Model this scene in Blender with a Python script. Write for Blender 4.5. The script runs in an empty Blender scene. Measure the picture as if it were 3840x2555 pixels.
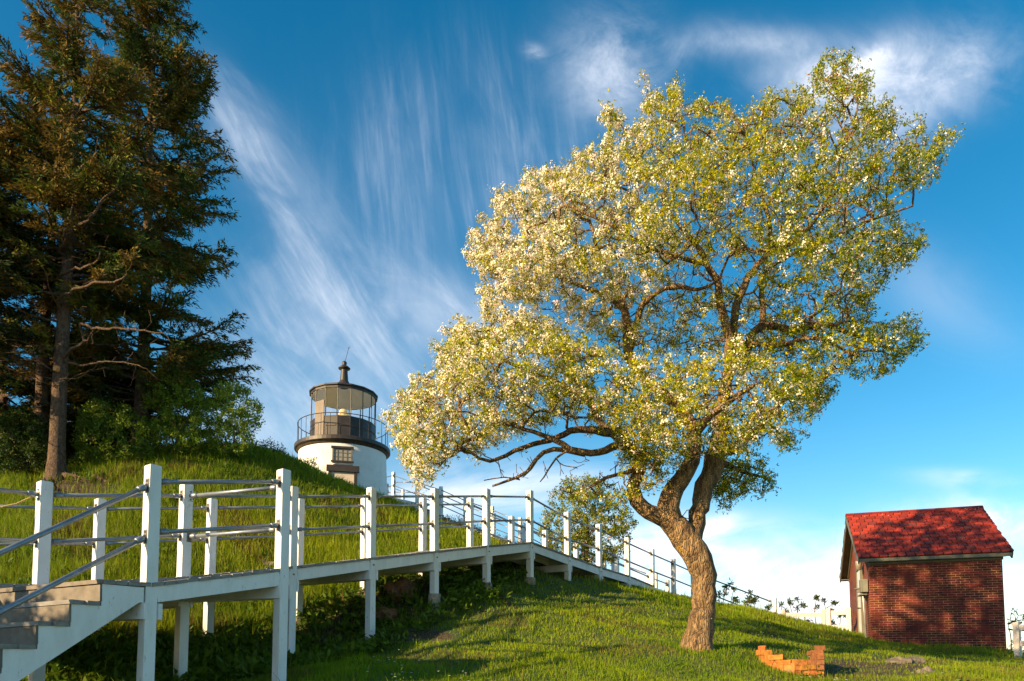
import bpy, math, random
import numpy as np
from mathutils import Vector, Matrix

# ------------------------------------------------------------------ camera, sky, sun, exposure
sc = bpy.context.scene
col = sc.collection
FPX, PP, CX = 2700.0, 2282.0, 1920.0
PITCH = math.atan(198.0/2700.0)
cp, sp = math.cos(PITCH), math.sin(PITCH)
cam = bpy.data.cameras.new("Camera"); camo = bpy.data.objects.new("Camera", cam); col.objects.link(camo)
cam.sensor_fit = 'HORIZONTAL'; cam.sensor_width = 36.0; cam.lens = FPX/3840*36
cam.shift_y = (PP-1277.5)/3840.0
cam.clip_start = 0.1; cam.clip_end = 5000
camo.location = (0, 0, 0); camo.rotation_euler = (math.radians(90)+PITCH, 0, 0)
sc.camera = camo

SUN_EL = math.radians(20.0); SUN_BACK = math.radians(55.0)      # sun stands behind the camera's left shoulder
sun_dir = Vector((-math.sin(SUN_BACK)*math.cos(SUN_EL), -math.cos(SUN_BACK)*math.cos(SUN_EL), math.sin(SUN_EL)))
sl = bpy.data.lights.new("Sun", 'SUN'); sl.energy = 5.0; sl.angle = math.radians(0.6); sl.color = (1.0, 0.73, 0.40)
so = bpy.data.objects.new("Sun", sl); col.objects.link(so)
so.rotation_euler = sun_dir.to_track_quat('Z', 'Y').to_euler()

sc.view_settings.view_transform = 'Standard'
try: sc.view_settings.look = 'None'
except Exception: pass
sc.view_settings.gamma = 1.0
sc.view_settings.exposure = 1.0
sc.view_settings.use_curve_mapping = False

class NT:
    """tiny helper to write node maths"""
    def __init__(s, tree): s.t = tree; s.n = tree.nodes; s.l = tree.links
    def new(s, typ, **kw):
        nd = s.n.new(typ)
        for k, v in kw.items(): setattr(nd, k, v)
        return nd
    def inp(s, sock, v):
        if v is None: return
        if isinstance(v, bpy.types.NodeSocket): s.l.new(v, sock)
        else: sock.default_value = v
    def m(s, op, a, b=None, c=None, clamp=False):
        nd = s.new('ShaderNodeMath', operation=op); nd.use_clamp = clamp
        s.inp(nd.inputs[0], a); s.inp(nd.inputs[1], b)
        if c is not None: s.inp(nd.inputs[2], c)
        return nd.outputs[0]
    def mix(s, f, a, b, blend='MIX'):
        nd = s.new('ShaderNodeMix', data_type='RGBA', blend_type=blend)
        s.inp(nd.inputs[0], f); s.inp(nd.inputs[6], a); s.inp(nd.inputs[7], b)
        return nd.outputs[2]
    def xyz(s, x, y, z):
        nd = s.new('ShaderNodeCombineXYZ'); s.inp(nd.inputs[0], x); s.inp(nd.inputs[1], y); s.inp(nd.inputs[2], z)
        return nd.outputs[0]
    def noise(s, vec, scale, detail=4, rough=0.5, dist=0.0, out=0):
        nd = s.new('ShaderNodeTexNoise'); s.inp(nd.inputs['Vector'], vec)
        nd.inputs['Scale'].default_value = scale; nd.inputs['Detail'].default_value = detail
        nd.inputs['Roughness'].default_value = rough; nd.inputs['Distortion'].default_value = dist
        return nd.outputs[out]
    def ramp(s, f, stops, interp='LINEAR'):
        nd = s.new('ShaderNodeValToRGB'); s.inp(nd.inputs[0], f); nd.color_ramp.interpolation = interp
        e = nd.color_ramp.elements
        while len(e) < len(stops): e.new(0.5)
        for i, (p, c) in enumerate(stops):
            e[i].position = p; e[i].color = (c[0], c[1], c[2], 1) if hasattr(c, '__len__') else (c, c, c, 1)
        return nd.outputs[0]
    def sstep(s, v, a, b):
        nd = s.new('ShaderNodeMapRange', interpolation_type='SMOOTHSTEP')
        s.inp(nd.inputs[0], v); nd.inputs[1].default_value = a; nd.inputs[2].default_value = b
        return nd.outputs[0]

world = bpy.data.worlds.new("World"); sc.world = world; world.use_nodes = True
w = NT(world.node_tree); world.node_tree.nodes.clear()
sky = w.new('ShaderNodeTexSky', sky_type='NISHITA'); sky.sun_disc = False
sky.sun_elevation = SUN_EL
sky.sun_rotation = math.atan2(sun_dir.x, sun_dir.y)
sky.air_density = 1.0; sky.dust_density = 0.3; sky.ozone_density = 2.0
tc = w.new('ShaderNodeTexCoord'); sep = w.new('ShaderNodeSeparateXYZ'); w.l.new(tc.outputs['Generated'], sep.inputs[0])
ay = w.m('MAXIMUM', w.m('ABSOLUTE', sep.outputs[1]), 0.12)
U = w.m('DIVIDE', sep.outputs[0], ay); V = w.m('DIVIDE', sep.outputs[2], ay)     # plane of the sky in front of us
def su(x): return (x-CX)/FPX
def sv(y): return (2480-y)/FPX
def blob(x, y, rx, ry, ang=0.0):
    """soft oval in the sky plane: 1 in the middle, 0 at its rim"""
    a = math.radians(ang); c, s_ = math.cos(a), math.sin(a)
    du = w.m('SUBTRACT', U, su(x)); dv = w.m('SUBTRACT', V, sv(y))
    p = w.m('DIVIDE', w.m('ADD', w.m('MULTIPLY', du, c), w.m('MULTIPLY', dv, s_)), rx/FPX)
    q = w.m('DIVIDE', w.m('SUBTRACT', w.m('MULTIPLY', dv, c), w.m('MULTIPLY', du, s_)), ry/FPX)
    r = w.m('ADD', w.m('MULTIPLY', p, p), w.m('MULTIPLY', q, q))
    return w.m('POWER', 2.718, w.m('MULTIPLY', r, -1.6))
UV = w.xyz(U, V, 0.0)
def rotuv(ang, sx, sy, off=0.0):
    a = math.radians(ang); c, s_ = math.cos(a), math.sin(a)
    p = w.m('ADD', w.m('MULTIPLY', U, c*sx), w.m('MULTIPLY', V, s_*sx))
    q = w.m('SUBTRACT', w.m('MULTIPLY', V, c*sy), w.m('MULTIPLY', U, s_*sy))
    return w.xyz(p, q, off)
puff = w.m('MULTIPLY', w.sstep(w.noise(UV, 7.0, 9, 0.66, 0.7), 0.34, 0.66), w.m('ADD', .55, w.m('MULTIPLY', w.sstep(w.noise(UV, 26.0, 7, .65, .5), .3, .65), .45)))
puff2 = w.sstep(w.noise(UV, 3.4, 7, 0.6, 0.8), 0.36, 0.62)
str1 = w.m('MULTIPLY', w.sstep(w.noise(rotuv(-50, 2.4, 8.0, 3.1), 1.6, 8, 0.62, 0.9), 0.34, 0.70), w.m('ADD', .45, w.m('MULTIPLY', w.sstep(w.noise(rotuv(-60, 4.0, 34.0, 9.1), 1.6, 6, 0.6, 0.6), 0.35, 0.65), .55)))       # long diagonal cirrus
str2 = w.m('MULTIPLY', w.sstep(w.noise(rotuv(-80, 2.0, 9.0, 7.7), 1.5, 8, 0.6, 0.6), 0.36, 0.75), w.m('ADD', .35, w.m('MULTIPLY', w.sstep(w.noise(rotuv(-84, 3.0, 44.0, 2.7), 1.5, 6, 0.6, 0.4), 0.40, 0.68), .65)))      # near vertical streaks
str3 = w.sstep(w.noise(rotuv(8, 1.6, 6.5, 1.3), 2.1, 8, 0.6, 0.5), 0.34, 0.66)         # flat bands low down
def addc(*a):
    r = a[0]
    for b in a[1:]: r = w.m('ADD', r, b)
    return r
def mul(a, b, k=1.0): return w.m('MULTIPLY', w.m('MULTIPLY', a, b), k)
c_diag = addc(blob(1050, 700, 620, 170, -58), blob(1300, 1100, 560, 300, -48), blob(850, 380, 300, 130, -60))
c_vert = addc(blob(1650, 520, 560, 460), w.m('MULTIPLY', blob(2080, 650, 320, 300), .7))
c_left = addc(blob(1150, 1350, 480, 330, -25), blob(1700, 1150, 420, 170, -20), w.m('MULTIPLY', blob(1000, 1600, 500, 200), .8))
c_top = addc(blob(2330, 130, 240, 260, 25), w.m('MULTIPLY', blob(2620, 20, 300, 100, 8), .35), blob(3180, 210, 300, 190, -15),
             blob(3560, 120, 420, 190, 10), w.m('MULTIPLY', blob(2950, 10, 300, 70), .4), w.m('MULTIPLY', blob(3350, 380, 380, 140, 15), .5))
c_white = addc(blob(3330, 110, 130, 55, 38), blob(3220, 190, 100, 50, 20), w.m('MULTIPLY', blob(2010, 60, 60, 36, -30), .22))
c_low = addc(blob(3050, 2260, 900, 200, 4), blob(2560, 2080, 420, 170, -10), blob(3760, 1940, 300, 100, -6),
             blob(1750, 1850, 750, 130, 5), w.m('MULTIPLY', blob(3680, 1790, 240, 40, -4), .7), blob(3800, 2250, 300, 200), blob(2950, 2060, 460, 110, -4))
c_puf = addc(blob(2400, 2060, 260, 120, -20), w.m('MULTIPLY', blob(2660, 1985, 110, 36, 25), 1.2), w.m('MULTIPLY', blob(3740, 1940, 200, 60, -8), .9), w.m('MULTIPLY', blob(2780, 2190, 420, 110, 6), .7), w.m('MULTIPLY', blob(3500, 2000, 500, 120, 4), .4))
veil = w.m('ADD', .45, w.m('MULTIPLY', puff2, .55))
clouds = addc(mul(c_diag, str1, .26), mul(c_diag, veil, .13), mul(c_vert, str2, .42), mul(c_vert, veil, .07), mul(c_left, str1, .30), mul(c_left, veil, .32), mul(c_top, puff2, .28), mul(c_top, veil, .12),
              mul(c_top, puff, .55), mul(c_white, puff, 1.7), mul(c_low, str3, .72), mul(c_low, puff2, .36), mul(c_puf, puff, 1.7),
              mul(blob(3560, 1050, 420, 200, -30), veil, .2), mul(w.m('POWER', 2.718, w.m('MULTIPLY', V, -9.0)), 1.0, .17))
clouds = w.m('MINIMUM', w.m('MAXIMUM', clouds, 0.0), 0.96)
hs = w.new('ShaderNodeHueSaturation'); hs.inputs['Hue'].default_value = 0.486; hs.inputs['Saturation'].default_value = 1.43
hs.inputs['Value'].default_value = 1.03
w.l.new(sky.outputs[0], hs.inputs['Color'])
SKYK = 0.09
skyc = w.mix(1.0, hs.outputs[0], (SKYK, SKYK, SKYK, 1), 'MULTIPLY')
cloudc = w.mix(w.sstep(V, 0.0, 0.7), (0.66, 0.67, 0.69, 1), (0.46, 0.50, 0.58, 1))
skyf = w.mix(clouds, skyc, cloudc)
skyf = w.mix(mul(c_white, puff, 1.0), skyf, (0.56, 0.58, 0.62, 1))
bg = w.new('ShaderNodeBackground'); w.l.new(skyf, bg.inputs[0]); bg.inputs[1].default_value = 1.0
ow = w.new('ShaderNodeOutputWorld'); w.l.new(bg.outputs[0], ow.inputs[0])

# ------------------------------------------------------------------ helpers
rng = np.random.default_rng(7); random.seed(7)
def P(x, y, Y):
    """a pixel of the photograph and a distance ahead -> a place in the world"""
    a, b = (x-CX)/FPX, (PP-y)/FPX
    d = Y/(cp-b*sp)
    return Vector((a*d, Y, d*(sp+b*cp)))
def proj(X, Y, Z):
    d = Y*cp+Z*sp; up = -Y*sp+Z*cp
    return CX+X/d*FPX, PP-up/d*FPX

def tag(o, label=None, cat=None, group=None, kind=None):
    if label: o['label'] = label
    if cat: o['category'] = cat
    if group: o['group'] = group
    if kind: o['kind'] = kind
    return o
def empty(name, loc, label, cat, group=None):
    o = bpy.data.objects.new(name, None); col.objects.link(o); o.location = loc; o.empty_display_size = .2
    return tag(o, label, cat, group)
def meshobj(name, verts, faces, mat, parent=None, smooth=False, cols=None):
    me = bpy.data.meshes.new(name)
    me.from_pydata([tuple(v) for v in verts], [], faces); me.update()
    return finish(name, me, mat, parent, smooth, cols)
def finish(name, me, mat, parent, smooth, cols):
    if mat: me.materials.append(mat)
    if smooth: me.polygons.foreach_set('use_smooth', [True]*len(me.polygons))
    if cols is not None:
        ca = me.color_attributes.new('Col', 'FLOAT_COLOR', 'POINT')
        c = np.ones((len(me.vertices), 4), dtype=np.float32); c[:, :3] = cols
        ca.data.foreach_set('color', c.ravel())
    o = bpy.data.objects.new(name, me); col.objects.link(o)
    if parent is not None:
        o.parent = parent
        inv = parent_world(parent).inverted()
        o.matrix_parent_inverse = inv
    return o
def parent_world(o):
    m = Matrix.LocRotScale(o.location, o.rotation_euler, o.scale)
    if o.parent is not None: m = parent_world(o.parent) @ o.matrix_parent_inverse @ m
    return m
def npmesh(name, V_, F_, mat, parent=None, smooth=False, cols=None):
    """V_ (n,3), F_ (m,k) all faces with k corners"""
    me = bpy.data.meshes.new(name); n = len(V_); m_, k = F_.shape
    me.vertices.add(n); me.vertices.foreach_set('co', np.ascontiguousarray(V_, dtype=np.float32).ravel())
    me.loops.add(m_*k); me.loops.foreach_set('vertex_index', np.ascontiguousarray(F_, dtype=np.int32).ravel())
    me.polygons.add(m_); me.polygons.foreach_set('loop_start', np.arange(0, m_*k, k, dtype=np.int32))
    me.update(calc_edges=True)
    return finish(name, me, mat, parent, smooth, cols)
def soup(name, Q, C, mat, parent=None):
    """Q (n,k,3) loose faces, C (n,3) or (n,k,3) colours"""
    n, k, _ = Q.shape
    F_ = np.arange(n*k).reshape(n, k)
    if C.ndim == 2: C = np.repeat(C[:, None, :], k, 1)
    return npmesh(name, Q.reshape(-1, 3), F_, mat, parent, False, C.reshape(-1, 3))

class MB:
    def __init__(s): s.v = []; s.f = []; s.c = []
    def add(s, vs, fs, c=(1, 1, 1)):
        b = len(s.v); s.v += [tuple(v) for v in vs]; s.f += [tuple(i+b for i in f) for f in fs]; s.c += [c]*len(vs)
    def obox(s, c, ax, ay_, az, c_=(1, 1, 1)):
        """box centre c with half axes ax, ay, az (vectors)"""
        vs = [c+sx*ax+sy*ay_+sz*az for sz in (-1, 1) for sy in (-1, 1) for sx in (-1, 1)]
        s.add(vs, [(0, 2, 3, 1), (4, 5, 7, 6), (0, 1, 5, 4), (2, 6, 7, 3), (0, 4, 6, 2), (1, 3, 7, 5)], c_)
    def bar(s, a, b, wid, hei, side=None, c_=(1, 1, 1)):
        """board from a to b; wid across (horizontal), hei vertical-ish"""
        a, b = Vector(a), Vector(b); d = (b-a); L = d.length; d.normalize()
        sd = side.normalized() if side is not None else d.cross(Vector((0, 0, 1))).normalized()
        up = sd.cross(d).normalized()
        s.obox((a+b)/2, d*L/2, sd*wid/2, up*hei/2, c_)
    def tube(s, pts, rad, n=8, cap=True, c_=(1, 1, 1)):
        pts = [Vector(p) for p in pts]; rs = rad if hasattr(rad, '__len__') else [rad]*len(pts)
        vs = []; ref = None
        for i, p in enumerate(pts):
            t = (pts[min(i+1, len(pts)-1)]-pts[max(i-1, 0)]).normalized()
            if ref is None:
                ref = t.orthogonal().normalized()
            ref = (ref-t*ref.dot(t)).normalized(); bn = t.cross(ref)
            for k in range(n):
                a = 2*math.pi*k/n; vs.append(p+(ref*math.cos(a)+bn*math.sin(a))*rs[i])
        fs = [(i*n+k, i*n+(k+1) % n, (i+1)*n+(k+1) % n, (i+1)*n+k) for i in range(len(pts)-1) for k in range(n)]
        if cap: fs += [tuple(range(n-1, -1, -1)), tuple((len(pts)-1)*n+k for k in range(n))]
        s.add(vs, fs, c_)
    def lathe(s, c, prof, n=32, a0=0.0, a1=2*math.pi, c_=(1, 1, 1)):
        c = Vector(c); full = abs(a1-a0-2*math.pi) < 1e-6; m_ = n if full else n+1
        vs = [c+Vector((r*math.cos(a0+(a1-a0)*k/n), r*math.sin(a0+(a1-a0)*k/n), z)) for r, z in prof for k in range(m_)]
        fs = []
        for i in range(len(prof)-1):
            for k in range(n):
                k2 = (k+1) % m_
                fs.append((i*m_+k, i*m_+k2, (i+1)*m_+k2, (i+1)*m_+k))
        s.add(vs, fs, c_)
    def build(s, name, mat, parent=None, smooth=False, colours=False):
        return meshobj(name, s.v, s.f, mat, parent, smooth, np.array(s.c) if colours else None)

# ------------------------------------------------------------------ materials
def pmat(name, base=(0.5, 0.5, 0.5), rough=0.7, metal=0.0):
    m = bpy.data.materials.new(name); m.use_nodes = True
    nt = NT(m.node_tree); b = m.node_tree.nodes['Principled BSDF']
    b.inputs['Base Color'].default_value = (*base, 1); b.inputs['Roughness'].default_value = rough; b.inputs['Metallic'].default_value = metal
    return m, nt, b
def bump(nt, b, h, strength=0.3, dist=0.02):
    bn = nt.new('ShaderNodeBump'); bn.inputs['Strength'].default_value = strength; bn.inputs['Distance'].default_value = dist
    nt.inp(bn.inputs['Height'], h); nt.l.new(bn.outputs[0], b.inputs['Normal'])
def geo_pos(nt): return nt.new('ShaderNodeNewGeometry').outputs['Position']
def scaled(nt, v, sx, sy, sz):
    mp = nt.new('ShaderNodeMapping'); nt.l.new(v, mp.inputs['Vector']); mp.inputs['Scale'].default_value = (sx, sy, sz); return mp.outputs[0]

def mat_noise(name, c1, c2, scale, rough=.7, bs=.3, bd=.02, sz=(1, 1, 1), metal=0, detail=5, lo=.3, hi=.7, bscale=None):
    m, nt, b = pmat(name, c1, rough, metal)
    p = scaled(nt, geo_pos(nt), *sz)
    n = nt.noise(p, scale, detail, .6)
    nt.l.new(nt.mix(nt.sstep(n, lo, hi), (*c1, 1), (*c2, 1)), b.inputs['Base Color'])
    if bs: bump(nt, b, nt.noise(p, bscale or scale*3, 5, .65), bs, bd)
    return m
# white paint with grime, hair cracks and worn spots
m_white, nt, b = pmat('white_paint', (.8, .8, .8), .5)
p = geo_pos(nt)
g = nt.sstep(nt.noise(scaled(nt, p, 1, 1, .35), 5, 6, .65), .35, .75)
base = nt.mix(g, (.80, .79, .77, 1), (.68, .67, .63, 1))
spk = nt.sstep(nt.noise(scaled(nt, p, 3, 3, 1.0), 7, 8, .72), .61, .66)
base = nt.mix(nt.m('MULTIPLY', spk, .55), base, (.28, .26, .23, 1))
nt.l.new(base, b.inputs['Base Color']); bump(nt, b, nt.noise(scaled(nt, p, 1, 1, .3), 30, 4, .6), .15, .01)
# peeling white paint of the far stairs
m_peel, nt, b = pmat('peeling_paint', (.7, .7, .7), .7)
p = geo_pos(nt); n = nt.sstep(nt.noise(scaled(nt, p, 1, 1, .5), 4.5, 7, .7), .52, .58)
nt.l.new(nt.mix(n, (.76, .74, .70, 1), (.24, .21, .18, 1)), b.inputs['Base Color']); bump(nt, b, n, .5, .01)
m_pipe = mat_noise('pipe_metal', (.20, .225, .26), (.29, .315, .35), 6, .42, .1, .003, metal=.55)
m_brk = mat_noise('bracket_metal', (.17, .165, .155), (.20, .11, .055), 22, .5, .2, .003, metal=.3, lo=.5, hi=.7)
m_bolt = mat_noise('rusty_bolt', (.16, .09, .06), (.06, .05, .05), 40, .6, .2, .002)
m_deck = mat_noise('weathered_board', (.30, .285, .265), (.20, .18, .16), 5, .8, .4, .004, (1, 1, 6))
m_riser = mat_noise('stair_board', (.225, .185, .14), (.12, .098, .072), 6, .7, .35, .004)  # weathered tone, darkened further to stand in for shade on the risers
m_conc = mat_noise('concrete', (.40, .35, .27), (.24, .20, .15), 14, .9, .7, .01)
m_dark = mat_noise('black_iron', (.024, .021, .020), (.048, .036, .028), 3, .5, .2, .01)
m_rustband = mat_noise('rusty_cornice', (.035, .030, .026), (.085, .055, .032), 6, .7, .3, .01)
m_soil = mat_noise('dark_soil', (.06, .04, .022), (.13, .085, .045), 4, .95, .8, .04)
m_rock = mat_noise('field_stone', (.26, .21, .16), (.10, .08, .065), 5, .9, .9, .05)
m_trim = mat_noise('olive_trim', (.17, .155, .105), (.12, .11, .08), 3, .6, .15, .01)
m_vinyl = mat_noise('vinyl_fence', (.60, .54, .50), (.54, .48, .43), 3, .45, .0)
m_rope = mat_noise('rope', (.55, .42, .18), (.35, .25, .1), 60, .8, .5, .004)
m_box = mat_noise('meter_box_metal', (.24, .225, .165), (.19, .175, .13), 4, .5, .1, .004, metal=.2)
m_wire = mat_noise('wrought_iron', (.02, .02, .022), (.04, .035, .03), 20, .5, .2, .003)

def bark(name, c1, c2, lich, scale=7, stretch=.35, lichen_amt=.62, bd=.035):
    m, nt, b = pmat(name, c1, .9)
    p = scaled(nt, geo_pos(nt), 1, 1, stretch)
    n = nt.noise(p, scale, 8, .68, .6)
    base = nt.mix(nt.sstep(n, .38, .64), (*c1, 1), (*c2, 1))
    l = nt.sstep(nt.noise(geo_pos(nt), 2.6, 6, .7), lichen_amt, lichen_amt+.08)
    base = nt.mix(nt.m('MULTIPLY', l, .75), base, (*lich, 1))
    fis = nt.noise(p, scale*1.7, 5, .75, 1.2); base = nt.mix(nt.m('MULTIPLY', nt.sstep(fis, .56, .66), .8), base, (c1[0]*.35, c1[1]*.35, c1[2]*.35, 1))
    nt.l.new(base, b.inputs['Base Color'])
    vo = nt.new('ShaderNodeTexVoronoi', feature='DISTANCE_TO_EDGE'); nt.l.new(p, vo.inputs['Vector']); vo.inputs['Scale'].default_value = scale*2.2
    h = nt.m('ADD', nt.m('MULTIPLY', nt.sstep(vo.outputs['Distance'], 0, .25), .6), nt.noise(p, scale*2.5, 6, .7))
    bump(nt, b, h, 1.0, bd)
    return m
m_bark = bark('apple_bark', (.115, .066, .032), (.42, .265, .12), (.46, .27, .035), 10, .33, .60, .05)
m_twig = bark('apple_twig_bark', (.10, .062, .03), (.25, .16, .08), (.27, .22, .10), 12, 1.0, .6, .01)
m_sbark = bark('spruce_bark', (.07, .042, .027), (.18, .11, .066), (.26, .24, .17), 16, .5, .66, .02)

def leafmat(name, trans=.35, rough=.55, spec=.25):
    m = bpy.data.materials.new(name); m.use_nodes = True; nt = NT(m.node_tree)
    b = m.node_tree.nodes['Principled BSDF']; b.inputs['Roughness'].default_value = rough
    try: b.inputs['Specular IOR Level'].default_value = spec
    except Exception: pass
    at = nt.new('ShaderNodeAttribute', attribute_name='Col')
    nt.l.new(at.outputs['Color'], b.inputs['Base Color'])
    tr = nt.new('ShaderNodeBsdfTranslucent'); nt.l.new(at.outputs['Color'], tr.inputs['Color'])
    mx = nt.new('ShaderNodeMixShader'); mx.inputs[0].default_value = trans
    nt.l.new(b.outputs[0], mx.inputs[1]); nt.l.new(tr.outputs[0], mx.inputs[2])
    out = [n for n in m.node_tree.nodes if n.type == 'OUTPUT_MATERIAL'][0]
    nt.l.new(mx.outputs[0], out.inputs[0])
    return m
m_leaf = leafmat('leaf', .42); m_petal = leafmat('petal', .3, .7, .1); m_needle = leafmat('needle', .2, .7, .1)
m_grass = leafmat('grass_blade', .40, .6, .15)
def vcolmat(name, rough=.8, bs=.5, bscale=30, bd=.006, var=.25):
    m, nt, b = pmat(name, (1, 1, 1), rough)
    at = nt.new('ShaderNodeAttribute', attribute_name='Col')
    n = nt.noise(geo_pos(nt), bscale*.5, 5, .6)
    f = nt.m('ADD', 1-var/2, nt.m('MULTIPLY', nt.m('SUBTRACT', n, .5), var*2.2))
    c = nt.new('ShaderNodeVectorMath', operation='SCALE'); nt.l.new(at.outputs['Color'], c.inputs[0]); nt.l.new(f, c.inputs['Scale'])
    nt.l.new(c.outputs[0], b.inputs['Base Color']); bump(nt, b, nt.noise(geo_pos(nt), bscale, 5, .6), bs, bd)
    return m
m_shingle = vcolmat('shingle', .75, .3, 60, .003, .35)
m_oldbrick = vcolmat('old_brick', .9, .9, 26, .02, .6)

# ------------------------------------------------------------------ terrain
def pe(x, y, Y):
    v = P(x, y, Y); return (v.x, v.y, v.z)
ctrl = [
    # lawn in front
    (0, 0, -1.7), (0, 4, -1.15), (-4, 5, -1.35), (4, 5, -1.0), (-8, 6, -1.3), (8, 6, -.8), (-14, 0, -2.2), (14, 0, -1.6), (0, -15, -3), (-25, -15, -3), (25, -15, -3),
    (-3.9, 7.9, -.75), (-3.0, 9.4, -.42), pe(1300, 2555, 9.6), pe(1900, 2550, 10.2), pe(2400, 2545, 10.6),
    pe(1096, 2486, 11.8), pe(1394, 2420, 13.15), pe(1634, 2280, 14.5), pe(1825, 2215, 15.85), pe(1989, 2188, 17.2),
    pe(2131, 2170, 18.76), pe(2248, 2180, 20.3), pe(2352, 2200, 21.9), pe(2443, 2221, 23.4), pe(2524, 2238, 25.0), pe(2600, 2252, 26.4),
    pe(1700, 2450, 11.9), pe(2100, 2400, 13.2), pe(2000, 2300, 14.6), pe(2300, 2300, 16.5), pe(2615, 2432, 13.0), pe(2450, 2380, 14.2),
    pe(2720, 2360, 16.5), pe(2700, 2300, 20.5), pe(2700, 2272, 24.5), pe(2900, 2306, 24.0), pe(3050, 2345, 23.4), pe(3185, 2378, 23.4),
    pe(2960, 2532, 11.9), pe(3060, 2480, 13.5), pe(2860, 2440, 13.6), pe(3000, 2400, 17.5), pe(3266, 2408, 21.8), pe(3766, 2446, 20.7), pe(3500, 2426, 21.2),
    pe(3400, 2500, 13.5), pe(3500, 2545, 11.2), pe(3840, 2520, 13.5), pe(3840, 2468, 19.5), pe(4300, 2500, 20),
    # behind the right crest
    (12.6, 27.4, .55), (16, 26, -.1), (10, 33, .9), (8, 30, 1.7), (18, 40, -1.5), (9, 42, .5),
    # far side of the ramp
    pe(365, 2402, 11.4), pe(788, 2402, 12.68), pe(1120, 2335, 14.06), pe(1371, 2215, 15.4), pe(1586, 2165, 16.7), pe(1764, 2125, 18.1), pe(-200, 2420, 9.8),
    pe(1918, 2100, 19.7), pe(2044, 2110, 21.2),
    # the hill
    pe(100, 2200, 12.6), pe(500, 2180, 14.0), pe(900, 2150, 15.4), pe(1200, 2100, 17.0), pe(1450, 2090, 18.6),
    pe(-300, 2050, 14.5), pe(215, 1800, 19.0), pe(0, 1815, 18.5), pe(-500, 1850, 19), pe(300, 2000, 15.6), pe(700, 1950, 17.2), pe(1050, 1960, 18.6), pe(1350, 2000, 20.0),
    pe(450, 1735, 20.8), pe(700, 1682, 22.0), pe(950, 1690, 24.0), pe(1100, 1738, 25.0), pe(1230, 1812, 25.6), pe(1370, 1866, 25.8), pe(1520, 1915, 25.6),
    pe(1700, 1990, 24.4), pe(1850, 2045, 22.4), pe(1960, 2085, 21.0),
    (-8.5, 29, 6.8), (-7.6, 32, 6.7), (-12, 30, 6.6), (-14, 24, 6.0), (-22, 22, 5.5), (-22, 34, 6), (-8, 40, 6.3), (-4.5, 30.5, 5.6), (-2, 28, 4.7),
    pe(1560, 1935, 34.6), pe(1750, 2010, 33.4), pe(1966, 2105, 31.6), pe(2200, 2190, 29.6), pe(2457, 2262, 28.0),
    (-24, 8, .6), (-16, 11, 1.2), (-10, 9, -.3), (-15, 15.5, 2.9),
    (60, 60, -8), (-60, 60, 0), (0, 75, -6), (50, 20, -5), (-50, 10, -1), (-50, -40, -5), (50, -40, -5), (0, -50, -5),
]
ctrl = np.array(ctrl, dtype=float)
def _phi(r): r2 = r*r+1e-9; return .5*r2*np.log(r2)
_n = len(ctrl); _S = 20.0
_cx = ctrl[:, :2]/_S
_A = np.zeros((_n+3, _n+3)); _d = np.linalg.norm(_cx[:, None]-_cx[None], axis=2)
_A[:_n, :_n] = _phi(_d)+np.eye(_n)*2e-4; _A[:_n, _n] = 1; _A[:_n, _n+1:] = _cx; _A[_n:, :_n] = _A[:_n, _n:].T
_w = np.linalg.solve(_A, np.concatenate([ctrl[:, 2], np.zeros(3)]))
def hts(X, Y):
    X = np.asarray(X, dtype=float); Y = np.asarray(Y, dtype=float); sh = X.shape; q = np.stack([X.ravel(), Y.ravel()], 1)/_S
    out = np.empty(len(q))
    for i in range(0, len(q), 20000):
        d = np.linalg.norm(q[i:i+20000, None]-_cx[None], axis=2)
        out[i:i+20000] = _phi(d)@_w[:_n]+_w[_n]+q[i:i+20000]@_w[_n+1:]
    X = X.ravel(); Y = Y.ravel()
    out += .05*np.sin(X*1.7+.6*Y)*np.sin(Y*1.3-.4*X)+.03*np.sin(X*4.1+1)*np.sin(Y*3.7)
    r = np.hypot(X, Y-15); t = np.clip((r-45)/40, 0, 1); t = t*t*(3-2*t)
    return (out*(1-t)+(-8)*t).reshape(sh)
def gz(x, y): return float(hts(np.array([x]), np.array([y]))[0])

def axis_(lo, hi, step, far):
    core = list(np.arange(lo, hi+1e-6, step)); s_ = step; a = core[-1]; b_ = core[0]
    right = []; left = []
    while a < far: s_ *= 1.25; a += s_; right.append(a)
    s_ = step
    while b_ > -far: s_ *= 1.25; b_ -= s_; left.append(b_)
    return np.array(left[::-1]+core+right)
gx = axis_(-22, 22, .2, 1500); gy = axis_(-2, 42, .2, 1500)
GX, GY = np.meshgrid(gx, gy); GZ = hts(GX, GY)
idx = np.arange(GX.size).reshape(GX.shape)
F4_ = np.stack([idx[:-1, :-1], idx[:-1, 1:], idx[1:, 1:], idx[1:, :-1]], -1).reshape(-1, 4)
m_ground, nt, b = pmat('lawn_ground', (.06, .09, .02), .95)
p = geo_pos(nt)
n1 = nt.noise(p, 1.1, 6, .6); n2 = nt.noise(p, 9, 6, .65)
base = nt.mix(nt.sstep(n1, .4, .65), (.035, .075, .010, 1), (.09, .115, .018, 1))
base = nt.mix(nt.m('MULTIPLY', nt.sstep(n2, .52, .72), .7), base, (.085, .055, .025, 1))
sa = nt.new('ShaderNodeAttribute', attribute_name='Col')
soilc = nt.mix(nt.sstep(nt.noise(p, 14, 6, .7), .4, .65), (.035, .022, .012, 1), (.12, .08, .045, 1))
base = nt.mix(nt.sstep(nt.m('ADD', sa.outputs['Fac'], nt.m('MULTIPLY', nt.m('SUBTRACT', n2, .5), .8)), .35, .6), base, soilc)
nt.l.new(base, b.inputs['Base Color']); bump(nt, b, n2, 1.0, .08)
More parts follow.
